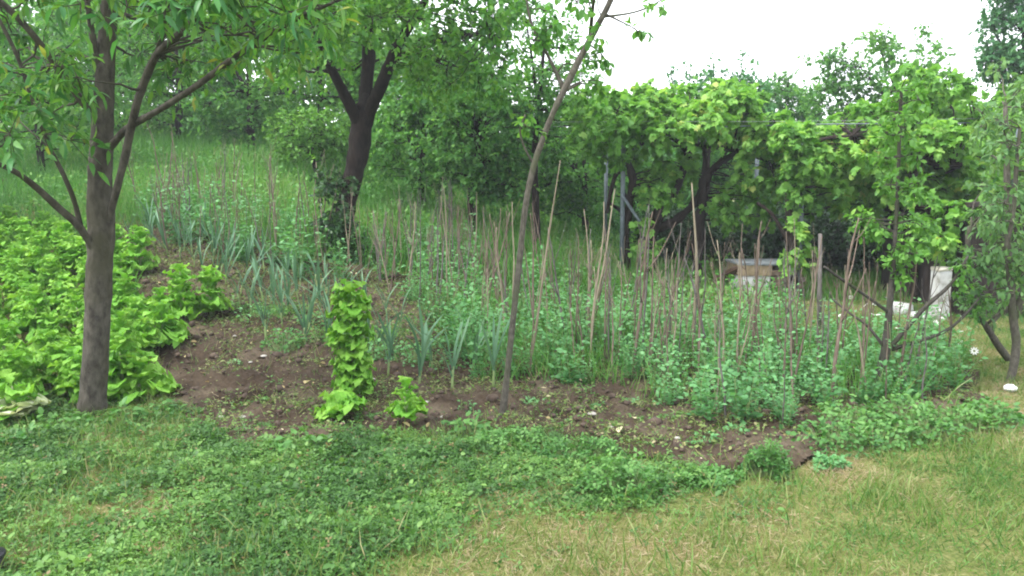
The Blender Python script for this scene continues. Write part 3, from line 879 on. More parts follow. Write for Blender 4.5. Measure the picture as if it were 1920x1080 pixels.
# ------------------------------------------------------------------ grape vines on the pergola
def vine(label, base_uv, Y, paths, boxes, nsing=150):
    g = G(*base_uv) if Y is None else None
    Yv = g[1] if Y is None else Y
    base = P(base_uv[0], base_uv[1], Yv); base[2] = float(H(base[0], base[1]))
    lims = [px_path(p_, Yv, Yv + dy) for p_, dy in paths]
    lims[0][0][0][2] = base[2] - .1
    cen_ = clump_px([(*b_[:6], int(b_[6] * 1.25)) for b_ in boxes])
    return build_tree('grape_vine', label, 'vine', base, lims, cen_, .24, M['vine'], M['vine_bark'], .105, T_VINE, 8, 6, 'grape vines on the pergola', 1.0, 9, .75, .1, nsing, M['vine_obj'], .5, True, .35, sc=1.5)
vine('gnarled grape vine climbing beside the braced steel post', (1175, 520), 11.9,
     [([(1178, 520, 10), (1172, 440, 9), (1180, 380, 9), (1185, 330, 8), (1170, 290, 7)], 0), ([(1170, 290, 7), (1150, 268, 5), (1110, 250, 4)], .3), ([(1172, 288, 7), (1195, 272, 5), (1230, 262, 4)], -.2), ([(1172, 300, 6), (1150, 340, 5), (1138, 400, 4)], .1)],
     [(1070, 175, 1260, 245, 11.0, 14.2, 42), (1080, 230, 1200, 300, 11.2, 13, 14), (1190, 300, 1260, 370, 11.4, 12.5, 9), (1195, 420, 1225, 470, 11.3, 11.6, 3)])
vine('forked grape vine with two black arms spread beneath the leaves', (1225, 520), 12.2,
     [([(1222, 525, 12), (1218, 450, 12), (1235, 400, 12), (1262, 365, 9), (1280, 320, 8), (1290, 285, 7), (1305, 262, 6)], 0), ([(1225, 430, 10), (1265, 415, 9), (1310, 370, 9), (1318, 330, 8)], .2), ([(1290, 285, 6), (1270, 265, 5), (1240, 250, 4), (1215, 242, 4)], -.2)],
     [(1100, 190, 1400, 255, 10.8, 11.6, 24), (1200, 165, 1400, 240, 11.0, 14.2, 46), (1210, 240, 1300, 330, 12, 13.5, 10)])
vine('thick dark grape vine trunk standing straight beside the low leaves', (1312, 510), 12.0,
     [([(1308, 520, 13), (1310, 440, 12), (1318, 380, 11), (1322, 340, 10), (1345, 310, 7), (1372, 292, 7), (1400, 280, 5)], -.1), ([(1320, 345, 7), (1322, 300, 5), (1320, 270, 5), (1322, 250, 4)], .1), ([(1300, 268, 6), (1340, 275, 5), (1380, 282, 5), (1440, 300, 4)], -.3)],
     [(1340, 172, 1420, 260, 10.9, 13, 26), (1420, 215, 1475, 270, 10.9, 13, 10), (1335, 350, 1450, 415, 11.4, 12.4, 13), (1380, 270, 1480, 370, 11.2, 12.4, 16)])
vine('grape vine with a dense leafy curtain by the second steel post', (1490, 550), 10.9,
     [([(1485, 560, 9), (1488, 480, 9), (1480, 420, 8), (1478, 340, 7), (1490, 290, 6)], 0), ([(1488, 470, 5), (1450, 405, 4), (1420, 380, 3)], .2), ([(1485, 300, 5), (1540, 262, 4), (1600, 255, 4)], -.2)],
     [(1490, 240, 1640, 330, 10.4, 13.5, 40), (1490, 310, 1640, 395, 10.6, 12, 24), (1560, 205, 1660, 260, 10.8, 13.5, 12), (1485, 420, 1510, 500, 10.6, 10.9, 4), (1475, 245, 1530, 340, 10.2, 10.6, 9)])
vine('grape vine with bright top shoots above the pear sapling', (1700, 600), 10.6,
     [([(1712, 600, 7), (1715, 500, 7), (1708, 420, 7), (1712, 340, 6), (1730, 300, 6)], 0), ([(1730, 300, 6), (1770, 310, 6), (1800, 312, 5)], -.1), ([(1712, 340, 6), (1690, 300, 5), (1660, 270, 5)], .1)],
     [(1620, 180, 1800, 300, 10, 13.5, 46), (1640, 290, 1790, 410, 10.3, 12, 26), (1690, 135, 1770, 200, 10.5, 11.5, 9), (1725, 380, 1830, 470, 9.3, 9.9, 9)])
vine('grape vine at the far end of the pergola over the shed roof', (1840, 600), 10.9,
     [([(1850, 600, 7), (1848, 500, 7), (1842, 400, 7), (1850, 300, 6)], 0), ([(1850, 300, 6), (1900, 280, 5), (1960, 270, 5)], 0)],
     [(1780, 150, 2040, 280, 10, 13, 52), (1790, 280, 1990, 400, 10, 11.5, 26)])

# ------------------------------------------------------------------ vegetables
# lettuce leaf meshes, ruffled
def lettuce_leaf(k, ruffle=.09, pale=False):
    nu, nw = 9, 5
    us = np.array([0, .13, .28, .44, .6, .75, .87, .96, 1.0]); ws = np.linspace(-1, 1, nw)
    U, W = np.meshgrid(us, ws, indexing='ij')
    wid = np.interp(U, [0, .2, .45, .7, .87, .96, 1], [.07, .15, .30, .43, .44, .33, .17])
    ph = rng.random(4) * 6.28
    x = U - .05 * W ** 2 * U + .015 * np.sin(W * 8 + ph[3]) * (U > .8)
    y = W * wid * (1 + .14 * np.sin(U * 19 + ph[0]) * np.abs(W))
    z = .22 * W ** 2 * np.sin(np.pi * U * .9) + ruffle * np.abs(W) ** 1.5 * np.sin(U * 20 + np.sign(W) * 1.7 + ph[1]) * (.3 + U) + .04 * np.sin(U * 9 + ph[2]) - .30 * U ** 2.2 + .12 * U
    z += ruffle * .45 * (U > .8) * np.sin(W * 6 + ph[2]) * U
    V = np.stack([x, y, z], -1).reshape(-1, 3)
    i_ = (np.arange(nu - 1)[:, None] * nw + np.arange(nw - 1)[None]).ravel()
    Q_ = np.stack([i_, i_ + nw, i_ + nw + 1, i_ + 1], -1)
    mb = MB(); mb.add(V, Q_.ravel(), [4] * len(Q_), np.clip(.25 + .5 * U + .1 * rng.normal(size=U.shape), 0, 1).ravel())
    return mb.mesh('lettuce_leaf', M['lettuce_pale'] if pale else M['lettuce'])
LL = [lettuce_leaf(k, .13 + .05 * (k % 3)) for k in range(6)]
LP = [lettuce_leaf(k, .10, True) for k in range(2)]
mb = MB(); tube(mb, [(0, 0, -.05), (0, 0, .5), (0, 0, 1)], [.017, .014, .007], 7); STEM = mb.mesh('stem', M['stalk'])

def place_leaf(me, parent, pos, a, e, length, roll=0.0, name='leaf'):
    d = np.array([math.cos(a) * math.cos(e), math.sin(a) * math.cos(e), math.sin(e)])
    n_ = np.array([-math.cos(a) * math.sin(e), -math.sin(a) * math.sin(e), math.cos(e)]) + rng.normal(size=3) * .18
    Rm = frames(d[None], n_[None])[0] * length
    o = link(name, me, parent)
    o.matrix_basis = Matrix([[*Rm[q], pos[q]] for q in range(3)] + [[0, 0, 0, 1]])
    return o

def lettuce(base, h, w, n_, label, basal=8, basal_len=.2, group='bolting lettuces', pale=0, col_=False):
    t = tag(empty('lettuce', base, rng.random() * 6.28), label, 'lettuce', group)
    s = link('stem', STEM, t); s.scale = (1, 1, h * .9)
    for k in range(n_):
        f = (k + .5) / n_
        a = k * 2.39996 + rng.normal() * .25
        e = (.22 + .7 * max(0, f - .93) / .07 if col_ else .20 + .85 * f ** 1.3) + rng.normal() * .2
        ln = w * (1.0 if col_ else 1.12 - .45 * f ** 2) * rng.uniform(.85, 1.15)
        place_leaf(LL[rng.integers(6)], t, (math.cos(a) * .012, math.sin(a) * .012, h * ((.12 + .86 * f) if col_ else (.10 + .84 * f))), a, e, ln * (.62 + .5 * rng.random()))
    for k in range(basal):
        a = k * 2.4 + rng.normal() * .4
        place_leaf((LP[k % 2] if k < pale else LL[rng.integers(6)]), t, (0, 0, .03 + .05 * rng.random()), a, .25 + .4 * rng.random(), basal_len * rng.uniform(.8, 1.2))
    return t

def bedp(u, v):
    g = G(u, v); g[2] = float(bed_z(g[0], g[1])); return g

lettuce(bedp(662, 755), .84, .15, 130, 'tall column shaped bolted lettuce standing alone in the bare soil', 7, .19, col_=True)
lettuce(bedp(762, 808), .26, .13, 16, 'short bright lettuce at the foot of the tall lettuce column', 6, .16)
lettuce(bedp(640, 790), .10, .16, 8, 'flat lettuce rosette spread before the tall lettuce column', 10, .19)
lettuce(bedp(265, 520), .55, .19, 34, 'round headed bolted lettuce right behind the peach trunk', 6, .2)
lettuce(bedp(342, 605), .52, .17, 32, 'bolted lettuce spire on the bed corner, taller of a touching pair', 7, .2)
lettuce(bedp(396, 600), .48, .17, 30, 'bolted lettuce spire nearest the leeks, beside its touching twin', 7, .2)
lettuce(bedp(305, 650), .38, .2, 24, 'low loose lettuce with large leaves at the bare soil edge', 8, .24)
lettuce(bedp(262, 745), .36, .22, 22, 'big leaved lettuce leaning from the foot of the peach trunk', 9, .26)
lettuce(G(28, 795), .30, .18, 10, 'wilted lettuce with bleached white lower leaves at the weedy edge', 16, .2, pale=15)
LPOLY = gpoly([(-120, 800), (150, 770), (290, 755), (300, 640), (330, 590), (250, 560), (240, 500), (220, 470), (60, 440), (-150, 440)])
placed = []
d1 = unit(np.array([-.62, .78])); d2 = np.array([d1[1], -d1[0]])
o0 = G(160, 760)[:2]
for a_ in range(-18, 24):
    for b2 in range(-18, 24):
        q = o0 + d1 * a_ * .33 + d2 * b2 * .36 + rng.normal(size=2) * .04
        if in_poly(np.array([q[0]]), np.array([q[1]]), LPOLY)[0] and np.hypot(q[0] - pbase[0], q[1] - pbase[1]) > .22:
            placed.append(q)
for q in placed:
    g = np.array([q[0], q[1], float(ground_z(q[0], q[1]))])
    big = rng.random() < .45
    h_ = rng.uniform(.36, .52) if big else rng.uniform(.24, .36)
    dx, dy = q[0] - pbase[0], q[1] - pbase[1]
    zone = 'close around the peach trunk' if math.hypot(dx, dy) < .8 else ('between peach trunk and leeks' if dx > 0 else ('at the weedy front edge' if dy < .5 else ('deep in the patch on the slope' if dy > 2 else 'in the middle of the patch')))
    lab = ('tall spire shaped lettuce ' if h_ > .44 else 'short spire shaped lettuce ' if big else 'low leafy lettuce ' if h_ > .3 else 'flat leafy lettuce ') + zone
    lettuce(g, h_, rng.uniform(.13, .175), 40 if big else 27, lab, 8, .19, lab)
print('lettuces', len(placed))

# leeks
def leek_leaf(k):
    nu = 8
    us = np.linspace(0, 1, nu)
    bend = [.08, .25, .5, 1.0][k % 4]
    kink = us > .55
    x = us
    z = -bend * np.clip(us - .45, 0, 1) ** 1.4
    w = .021 * np.where(us < .8, 1, (1 - us) / .2) + .001
    V, F, rn = [], [], []
    for q in range(nu):
        for s_, zz in ((-1, .018), (0, 0), (1, .018)):
            V.append((x[q], s_ * w[q], z[q] + zz * (1 - us[q]))); rn.append(.15 + .5 * us[q])
    for q in range(nu - 1):
        for s_ in range(2):
            i_ = q * 3 + s_
            F.append((i_, i_ + 1, i_ + 4, i_ + 3))
    mb = MB(); mb.add(V, np.array(F).ravel(), [4] * len(F), np.array(rn))
    return mb.mesh('leek_leaf', M['leek'])
LK = [leek_leaf(k) for k in range(4)]
mb = MB(); tube(mb, [(0, 0, -.04), (0, 0, .05), (.004, 0, .11), (.006, 0, .18)], [.011, .010, .010, .010], 7, 0, .5); SHANK = mb.mesh('leek_shank', M['stalk'])
def leek(base, s, label, group='leeks in the row', n_=6, lean=None):
    t = tag(empty('leek', base, rng.random() * 6.28, s), label, 'leek', group)
    t.rotation_euler = (rng.normal() * .12, rng.normal() * .12, rng.random() * 6.28)
    link('shank', SHANK, t)
    for k in range(n_):
        a = (k % 2) * math.pi + rng.normal() * .35
        place_leaf(LK[rng.integers(4)], t, (.004, 0, .06 + .018 * k), a, rng.uniform(1.1, 1.5), rng.uniform(.3, .55))
    return t
for u, v, s, lab in [(728, 706, 1.0, 'leek with a pale shank beside the tall lettuce column'), (785, 730, 1.05, 'leaning blue green leek in the middle of the bare soil'), (848, 738, 1.05, 'leek with a folded down leaf at the front of the row'),
                     (925, 740, 1.05, 'leek standing right behind the leaning sapling'), (572, 648, 1.0, 'leek clump left of the tall lettuce column'), (500, 645, 1.2, 'tall leek beyond the bare soil'),
                     (612, 655, .8, 'short leek tucked behind the tall lettuce column'), (885, 700, .8, 'small leek between the pea plants and leaning sapling')]:
    leek(bedp(u, v), s, lab, None, 7)
for u, v in [(470, 600), (455, 575), (530, 625), (545, 600), (590, 620), (640, 640), (690, 660), (712, 675), (760, 690), (818, 700), (690, 625), (740, 640), (790, 655), (870, 660), (620, 600), (670, 600), (560, 575), (730, 610), (500, 570), (410, 545)]:
    u += rng.normal() * 8; v += rng.normal() * 6
    leek(bedp(u, v), rng.uniform(.7, 1.05), 'slender leek in the loose rows between lettuces and pea sticks' if u < 620 else 'slender leek in the loose rows behind the tall lettuce column', 'leeks left of column' if u < 620 else 'leeks behind column', 5)
k = 0
ra, rbb = G(545, 610), G(215, 455)
for row in range(1, 4):
    for q in np.linspace(0, 1, 14):
        b2 = ra[:2] * (1 - q) + rbb[:2] * q + d2 * (row * .32 - .12) + rng.normal(size=2) * .06
        g = np.array([b2[0], b2[1], float(bed_z(b2[0], b2[1]))])
        lab = 'blue green leek in the ' + ['row next to the lettuces', 'middle of the three rows', 'row farthest from the lettuces'][3 - row] + (', lower end' if q < .34 else ', middle stretch' if q < .67 else ', upper end')
        leek(g, rng.uniform(.7, 1.05), lab, lab, 5)

LAND = [('beside the leaning sapling', G(950, 700)), ('between the leeks and the leaning sapling', G(850, 620)), ('around the foot of the pear sapling', G(1660, 720)), ('around the thick grey stake', G(1537, 650)),
        ('in front of the well box', G(1420, 650)), ('in front of the braced pergola post', G(1170, 640)), ('at the bare tip of the bed', G(1400, 790)), ('by the daisies', G(1770, 690)), ('before the straight thick vine', G(1290, 700)), ('behind the small leeks', G(800, 575))]
def near(p_):
    return min(LAND, key=lambda a_: (a_[1][0] - p_[0]) ** 2 + (a_[1][1] - p_[1]) ** 2)[0]
def nears(p_):
    c_ = [('below the old dark trunk', G(640, 500)), ('above the leek rows', G(420, 430)), ('below the bushy yellow green tree', G(560, 420)), ('beyond the far end of the leeks', G(290, 390)), ('between old dark trunk and meadow tree', G(800, 510))]
    return min(c_, key=lambda a_: (a_[1][0] - p_[0]) ** 2 + (a_[1][1] - p_[1]) ** 2)[0]
# pea plants
def pea_mesh(k):
    h = rng.uniform(.30, .62)
    st, fo = MB(), MB()
    for s_ in range(5):
        a = rng.random() * 6.28
        lean = rng.uniform(.03, .2)
        top = np.array([math.cos(a) * lean, math.sin(a) * lean, h * rng.uniform(.45, 1.15)])
        b0_ = np.array([math.cos(a) * .03, math.sin(a) * .03, -.02])
        pts, r_ = smooth_path([b0_, (b0_ + top) / 2 + rng.normal(size=3) * .025, top], [.003, .003, .0015], 3)
        tube(st, pts, r_, 4, 0, .4)
        for q in range(10):
            f = .06 + .94 * (q / 9) ** 1.15
            p_ = b0_ * (1 - f) + top * f
            for w_ in range(3 if q > 5 else 4):
                dd = unit(np.array([rng.normal(), rng.normal(), .25 + .3 * rng.random()]))
                pp = p_ + dd * rng.uniform(.01, .06)
                fo.inst(T_OVAL, frames(dd[None], (np.array([[0, 0, 1.0]]) + rng.normal(size=(1, 3)) * .4)), pp[None], np.array([[1, 1.15, 1]]) * rng.uniform(.030, .058), np.array([np.clip(rng.normal() * .3 + .35 + .3 * f, 0, 1)]))
    return st.mesh('pea_stems', M['stalk']), fo.mesh('pea_foliage', M['pea'])
PEA = [pea_mesh(k) for k in range(10)]
PPOLY = gpoly([(890, 722), (1010, 722), (1180, 732), (1245, 785), (1330, 805), (1475, 812), (1560, 775), (1640, 780), (1770, 770), (1815, 700), (1790, 660), (1560, 640), (1250, 612), (1080, 585), (900, 560), (760, 560), (840, 640)])
mn, mxx = PPOLY.min(0), PPOLY.max(0)
npea = 0
for gy_ in np.arange(mn[1], mxx[1], .23):
    for gx_ in np.arange(mn[0], mxx[0], .24):
        q = np.array([gx_, gy_]) + rng.normal(size=2) * .06
        if not in_poly(np.array([q[0]]), np.array([q[1]]), PPOLY)[0] or rng.random() < .14:
            continue
        z = float(bed_z(q[0], q[1]))
        u, v = proj(np.array([q[0], q[1], z]))
        sc_ = rng.uniform(.5, 1.05)
        lab = ('tall' if sc_ > .88 else 'short' if sc_ < .68 else 'knee high') + ' leafy pea plant ' + near(q)
        t = tag(empty('pea_plant', (q[0], q[1], z), rng.random() * 6.28, sc_), lab, 'pea plant', lab)
        s_, f_ = PEA[rng.integers(10)]
        tag(link('stem', s_, t), kind='stuff'); tag(link('foliage', f_, t), kind='stuff')
        npea += 1
print('peas', npea)

# pea sticks: unit length along z, several shapes
def stick_mesh(forks, mat, thick):
    mb = MB()
    pts = np.array([(0, 0, -.06), (0, 0, .25), (0, 0, .55), (0, 0, .8), (0, 0, 1)], float)
    pts[1:, :2] += np.cumsum(rng.normal(size=(4, 2)) * .012, 0) + np.outer([.25, .55, .8, 1], rng.normal(size=2) * .02)
    pp, rr = smooth_path(pts, np.array([1.1, 1, .85, .6, .35]) * thick, 3)
    tube(mb, pp, rr, 6, .25)
    for k in range(forks):
        i_ = rng.integers(5, len(pp) - 2)
        a = rng.random() * 6.28
        L_ = rng.uniform(.12, .3)
        e = np.array([math.cos(a) * .45, math.sin(a) * .45, .85])
        q = [pp[i_], pp[i_] + e * L_ * .5 + rng.normal(size=3) * .01, pp[i_] + (e + [0, 0, .25]) * L_]
        p2, r2 = smooth_path(q, [rr[i_] * .6, rr[i_] * .45, rr[i_] * .2], 2)
        tube(mb, p2, r2, 5, .2)
        if rng.random() < .6:
            c_ = p2[len(p2) // 2]
            tube(mb, [c_, c_ + [rng.normal() * .05, rng.normal() * .05, .08]], [rr[i_] * .3, rr[i_] * .12], 4)
    return mb.mesh('pea_stick', mat)
ST = {('brown', 0): [], ('brown', 1): [], ('pale', 0): [], ('pale', 1): [], ('grey', 0): [], ('grey', 1): []}
for cname, mt in (('brown', 'stick'), ('pale', 'stick_pale'), ('grey', 'stick_grey')):
    for f_ in (0, 1):
        for q in range(4):
            ST[(cname, f_)].append(stick_mesh(0 if not f_ else 3 + q, M[mt], .0085))
def stick(b_, t_, cname, forked, thick=1.0, where=None, label=None):
    b_, t_ = np.asarray(b_, float), np.asarray(t_, float)
    L_ = np.linalg.norm(t_ - b_)
    o = link('pea_stick', ST[(cname, forked)][rng.integers(4)])
    q = Vector((t_ - b_) / L_).to_track_quat('Z', 'Y')
    o.matrix_basis = Matrix.Translation(Vector(b_)) @ q.to_matrix().to_4x4() @ Matrix.Rotation(rng.random() * 6.28, 4, 'Z') @ Matrix.Diagonal((L_ * .5 * thick + .4 * thick, L_ * .5 * thick + .4 * thick, L_, 1))
    sz = 'tall' if L_ > 1.15 else ('short' if L_ < .75 else 'medium')
    ln = t_[0] - b_[0]
    le = 'leaning' if abs(ln) > .12 * L_ else 'upright'
    lab = label or f"{sz} {le} {cname} {'branching' if forked else 'bare straight'} pea stick {where if where else near(b_)}"
    tag(o, lab, 'stick', lab if not label else None)
hand = [(650, 512, 665, 360, 'pale', 0, 1.1), (657, 508, 645, 375, 'pale', 0, 1), (682, 540, 698, 455, 'brown', 0, 1), (716, 535, 705, 400, 'grey', 0, 1), (772, 550, 772, 440, 'grey', 1, 1), (862, 550, 856, 385, 'brown', 1, 1),
        (900, 600, 925, 460, 'brown', 1, 1), (943, 660, 932, 425, 'pale', 0, 1.2), (966, 620, 955, 378, 'pale', 0, 1), (992, 705, 1052, 300, 'pale', 0, .9), (1003, 640, 990, 400, 'brown', 0, 1), (1062, 660, 1035, 430, 'grey', 1, 1.2),
        (1103, 660, 1095, 392, 'pale', 0, 1), (1100, 655, 1112, 450, 'pale', 1, 1.3), (1108, 680, 1134, 378, 'pale', 0, 1), (1100, 650, 1156, 355, 'pale', 0, 1.1), (1188, 712, 1245, 400, 'brown', 1, 1.4), (1152, 725, 1150, 560, 'brown', 0, 1.2),
        (1205, 690, 1223, 385, 'grey', 0, 1), (1300, 680, 1300, 342, 'pale', 0, 1.3), (1335, 690, 1288, 480, 'grey', 1, 1.5), (1310, 680, 1316, 430, 'grey', 0, 1), (1418, 690, 1436, 415, 'brown', 1, 1.5), (1440, 640, 1440, 490, 'grey', 0, 1),
        (1480, 700, 1478, 498, 'grey', 1, 1.4), (1355, 610, 1360, 452, 'brown', 1, 1), (1392, 600, 1392, 420, 'brown', 0, 1), (1562, 765, 1624, 412, 'brown', 1, 1.5), (1580, 700, 1596, 520, 'brown', 1, 1.2), (1776, 705, 1776, 545, 'brown', 1, 1.5),
        (1360, 785, 1348, 580, 'grey', 0, 1), (1308, 735, 1312, 560, 'brown', 0, 1), (1080, 715, 1075, 560, 'brown', 0, 1), (1255, 735, 1250, 560, 'brown', 0, 1), (1490, 770, 1486, 560, 'brown', 0, 1.1), (1520, 640, 1523, 470, 'pale', 0, 1),
        (1730, 760, 1728, 600, 'grey', 0, 1), (1468, 805, 1470, 690, 'grey', 0, .9), (1345, 790, 1342, 640, 'pale', 0, .9), (1425, 745, 1430, 560, 'brown', 0, 1), (1660, 760, 1668, 600, 'brown', 0, .9), (995, 712, 1000, 540, 'brown', 0, 1), (1515, 655, 1508, 520, 'grey', 1, 1.1)]
for u, v, u2, v2, c_, f_, th in hand:
    b_ = bedp(u, v)
    stick(b_, P(u2, v2, b_[1] + rng.normal() * .08), c_, f_, th)
b_ = bedp(1537, 655)
mb = MB(); tube(mb, [b_ - [0, 0, .1], P(1538, 438, b_[1])], [.019, .018], 8, .08); tag(mb.obj('garden_stake', M['stick_grey']), 'thick grey round wooden stake rising above the pea sticks', 'stake')
fillpoly = gpoly([(700, 520), (900, 560), (1080, 600), (1250, 640), (1500, 660), (1760, 690), (1740, 760), (1500, 770), (1280, 720), (1000, 690), (860, 620), (700, 560)])
mn, mxx = fillpoly.min(0), fillpoly.max(0)
k = 0
while k < 140:
    q = mn + rng.random(2) * (mxx - mn)
    if not in_poly(np.array([q[0]]), np.array([q[1]]), fillpoly)[0]:
        continue
    z = float(bed_z(q[0], q[1])); L_ = rng.uniform(.55, 1.3)
    c_ = ['brown', 'pale', 'brown', 'grey', 'brown'][rng.integers(5)]
    stick((q[0], q[1], z), (q[0] + rng.normal() * .1 * L_, q[1] + rng.normal() * .06 * L_, z + L_), c_, int(rng.random() < .65), rng.uniform(.7, 1.25))
    k += 1
# the second pea row, climbing the slope
slopepoly = gpoly([(250, 400), (300, 470), (460, 520), (600, 530), (900, 560), (900, 500), (700, 480), (560, 440), (420, 400), (300, 370)])
mn, mxx = slopepoly.min(0), slopepoly.max(0)
k = 0
while k < 112:
    q = mn + rng.random(2) * (mxx - mn)
    if not in_poly(np.array([q[0]]), np.array([q[1]]), slopepoly)[0]:
        continue
    z = float(ground_z(q[0], q[1])); L_ = rng.uniform(.65, 1.3)
    c_ = ['brown', 'pale', 'brown', 'grey', 'brown'][rng.integers(5)]
    stick((q[0], q[1], z), (q[0] + rng.normal() * .09 * L_, q[1] + rng.normal() * .06 * L_, z + L_), c_, int(rng.random() < .5), rng.uniform(.7, 1.2), nears(q))
    k += 1
k = 0
while k < 70:
    q = mn + rng.random(2) * (mxx - mn)
    if not in_poly(np.array([q[0]]), np.array([q[1]]), slopepoly)[0]:
        continue
    z = float(ground_z(q[0], q[1])); k += 1
    sc_ = rng.uniform(.8, 1.4)
    lab = ('tall' if sc_ > 1.1 else 'short') + ' pea plant on the grassy slope ' + nears(q)
    t = tag(empty('pea_plant', (q[0], q[1], z), rng.random() * 6.28, sc_), lab, 'pea plant', lab)
    s_, f_ = PEA[rng.integers(10)]
    tag(link('stem', s_, t), kind='stuff'); tag(link('foliage', f_, t), kind='stuff')

# leafy clumps along the front edge of the bed
def clump(label, u, v, rx, ry, h, n_, leaf, mat='straw', tp=T_TRE, cat='plant', name='leafy_clump', group=None):
    g = G(u, v); g[2] = float(ground_z(g[0], g[1]))
    t = tag(empty(name, g), label, cat, group)
    st, fo = MB(), MB()
    a = rng.random(n_) * 6.28; r_ = np.sqrt(rng.random(n_)) * (.6 + .8 * vnoise(np.cos(a) * 1.6 + u, np.sin(a) * 1.6 + v, 3)) * rng.uniform(.85, 1.2, n_)
    px_, py_ = np.cos(a) * r_ * rx, np.sin(a) * r_ * ry
    pz = ground_z(px_ + g[0], py_ + g[1]) - g[2] + h * np.sqrt(np.clip(1.02 - r_ ** 2, .03, 1)) * (.35 + 1.1 * vnoise(px_ * 14 + u, py_ * 14 + v, 9)) * rng.uniform(.35, 1.15, n_) + .012
    pos = np.stack([px_, py_, pz], -1)
    twig_lines(st, np.stack([px_ * .5, py_ * .5, ground_z(px_ * .5 + g[0], py_ * .5 + g[1]) - g[2] - .01], -1), pos, .0022)
    dd = np.stack([np.cos(a), np.sin(a), rng.normal(size=n_) * .2], -1) + rng.normal(size=(n_, 3)) * .5
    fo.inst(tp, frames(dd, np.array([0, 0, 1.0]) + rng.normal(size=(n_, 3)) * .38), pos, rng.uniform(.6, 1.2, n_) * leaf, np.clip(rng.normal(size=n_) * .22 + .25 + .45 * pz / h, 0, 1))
    tag(st.obj('stems', M['stalk'], t), kind='stuff'); tag(fo.obj('foliage', M[mat], t), kind='stuff')
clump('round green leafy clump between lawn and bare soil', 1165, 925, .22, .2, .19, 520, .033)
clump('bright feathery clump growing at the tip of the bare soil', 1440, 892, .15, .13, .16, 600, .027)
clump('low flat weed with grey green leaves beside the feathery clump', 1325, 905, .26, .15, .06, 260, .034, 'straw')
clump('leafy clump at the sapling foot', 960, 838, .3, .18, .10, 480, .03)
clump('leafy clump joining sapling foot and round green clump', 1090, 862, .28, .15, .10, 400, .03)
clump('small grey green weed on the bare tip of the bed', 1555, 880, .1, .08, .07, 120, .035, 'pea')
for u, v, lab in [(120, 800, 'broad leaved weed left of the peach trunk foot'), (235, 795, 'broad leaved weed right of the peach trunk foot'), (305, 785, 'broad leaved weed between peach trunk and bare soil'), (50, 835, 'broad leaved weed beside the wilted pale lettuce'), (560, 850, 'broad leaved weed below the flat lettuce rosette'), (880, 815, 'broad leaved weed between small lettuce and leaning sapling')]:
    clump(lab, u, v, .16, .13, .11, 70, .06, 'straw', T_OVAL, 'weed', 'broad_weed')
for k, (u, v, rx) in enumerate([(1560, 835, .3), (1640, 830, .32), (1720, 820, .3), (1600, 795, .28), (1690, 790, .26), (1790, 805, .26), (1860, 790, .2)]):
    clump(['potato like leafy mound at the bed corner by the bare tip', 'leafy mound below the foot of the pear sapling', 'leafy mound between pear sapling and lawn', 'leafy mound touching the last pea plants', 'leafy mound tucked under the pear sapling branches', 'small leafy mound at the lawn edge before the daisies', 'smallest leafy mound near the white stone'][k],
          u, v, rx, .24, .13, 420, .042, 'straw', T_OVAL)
for k, (u, v) in enumerate([(1130, 770), (1215, 800), (1180, 760), (1260, 790), (1035, 720), (1100, 740), (1320, 830), (1080, 800), (1380, 815), (690, 790), (440, 690), (480, 760), (1000, 760), (1160, 815), (870, 770), (520, 720)]):
    clump('tiny green seedling on bare soil ' + ('before the peas' if u > 950 else 'between lettuces and leeks'), u, v, .09, .07, .05, 60, .03, ['pea', 'straw'][k % 2], T_OVAL, 'seedling', 'seedling', 'seedlings before the peas' if u > 950 else 'seedlings by the lettuces')

for k in range(26):
    u, v = rng.uniform(440, 900), rng.uniform(570, 650)
    v += (u - 440) * .12
    clump('low weed tuft between the leeks ' + ('near the lettuces' if u < 600 else 'behind the tall lettuce column' if u < 740 else 'near the leaning sapling'), u, v, .2, .14, .13, 130, .04, ['pea', 'straw', 'meadow'][k % 3], T_OVAL, 'weed', 'weed_tuft', 'weed tufts ' + ('by lettuces' if u < 600 else 'behind column' if u < 740 else 'by sapling'))

# dry bits, stones and clods on the soil
def pebble(seed, r_):
    V, F = [], []
    k = 8
    rows = [(-.9, .3), (-.3, .9), (.35, .85), (.85, .35)]
    for z, w in rows:
        for q in range(k):
            a = q / k * 6.28
            V.append((math.cos(a) * w, math.sin(a) * w, z * .6))
    V = np.array(V) * (1 + .3 * (rng.random((len(V), 1)) - .5)) * r_
    for z in range(3):
        for q in range(k):
            F.append((z * k + q, z * k + (q + 1) % k, z * k + k + (q + 1) % k, z * k + k + q))
    mb = MB(); flat = np.concatenate([np.array(F).ravel(), np.arange(k)[::-1], 3 * k + np.arange(k)])
    mb.add(V, flat, [4] * len(F) + [k, k])
    return mb
g = G(1893, 735)
o = pebble(1, .055).obj('white_stone', M['white_stone']); o.location = g + [0, 0, .03]
tag(o, 'white stone at the foot of the weeping fruit tree', 'stone')
pm = [pebble(k, 1).mesh('stone', M['stone']) for k in range(3)]
for u, v, r_ in [(440, 635, .02), (525, 600, .018), (495, 680, .03), (415, 790, .022), (470, 690, .02), (800, 760, .02), (830, 795, .018), (1110, 800, .03), (1145, 815, .02), (745, 735, .02), (540, 680, .018), (455, 785, .025), (700, 720, .02), (1060, 790, .016), (1270, 830, .02)]:
    q = bedp(u, v); o = link('stone', pm[rng.integers(3)]); o.location = q + [0, 0, r_ * .25]; o.scale = (r_ * 1.2, r_, r_ * .7); o.rotation_euler = (0, 0, rng.random() * 6)
    tag(o, 'small pale stone lying on the bare dug soil', 'stone', 'pale stones on the soil')
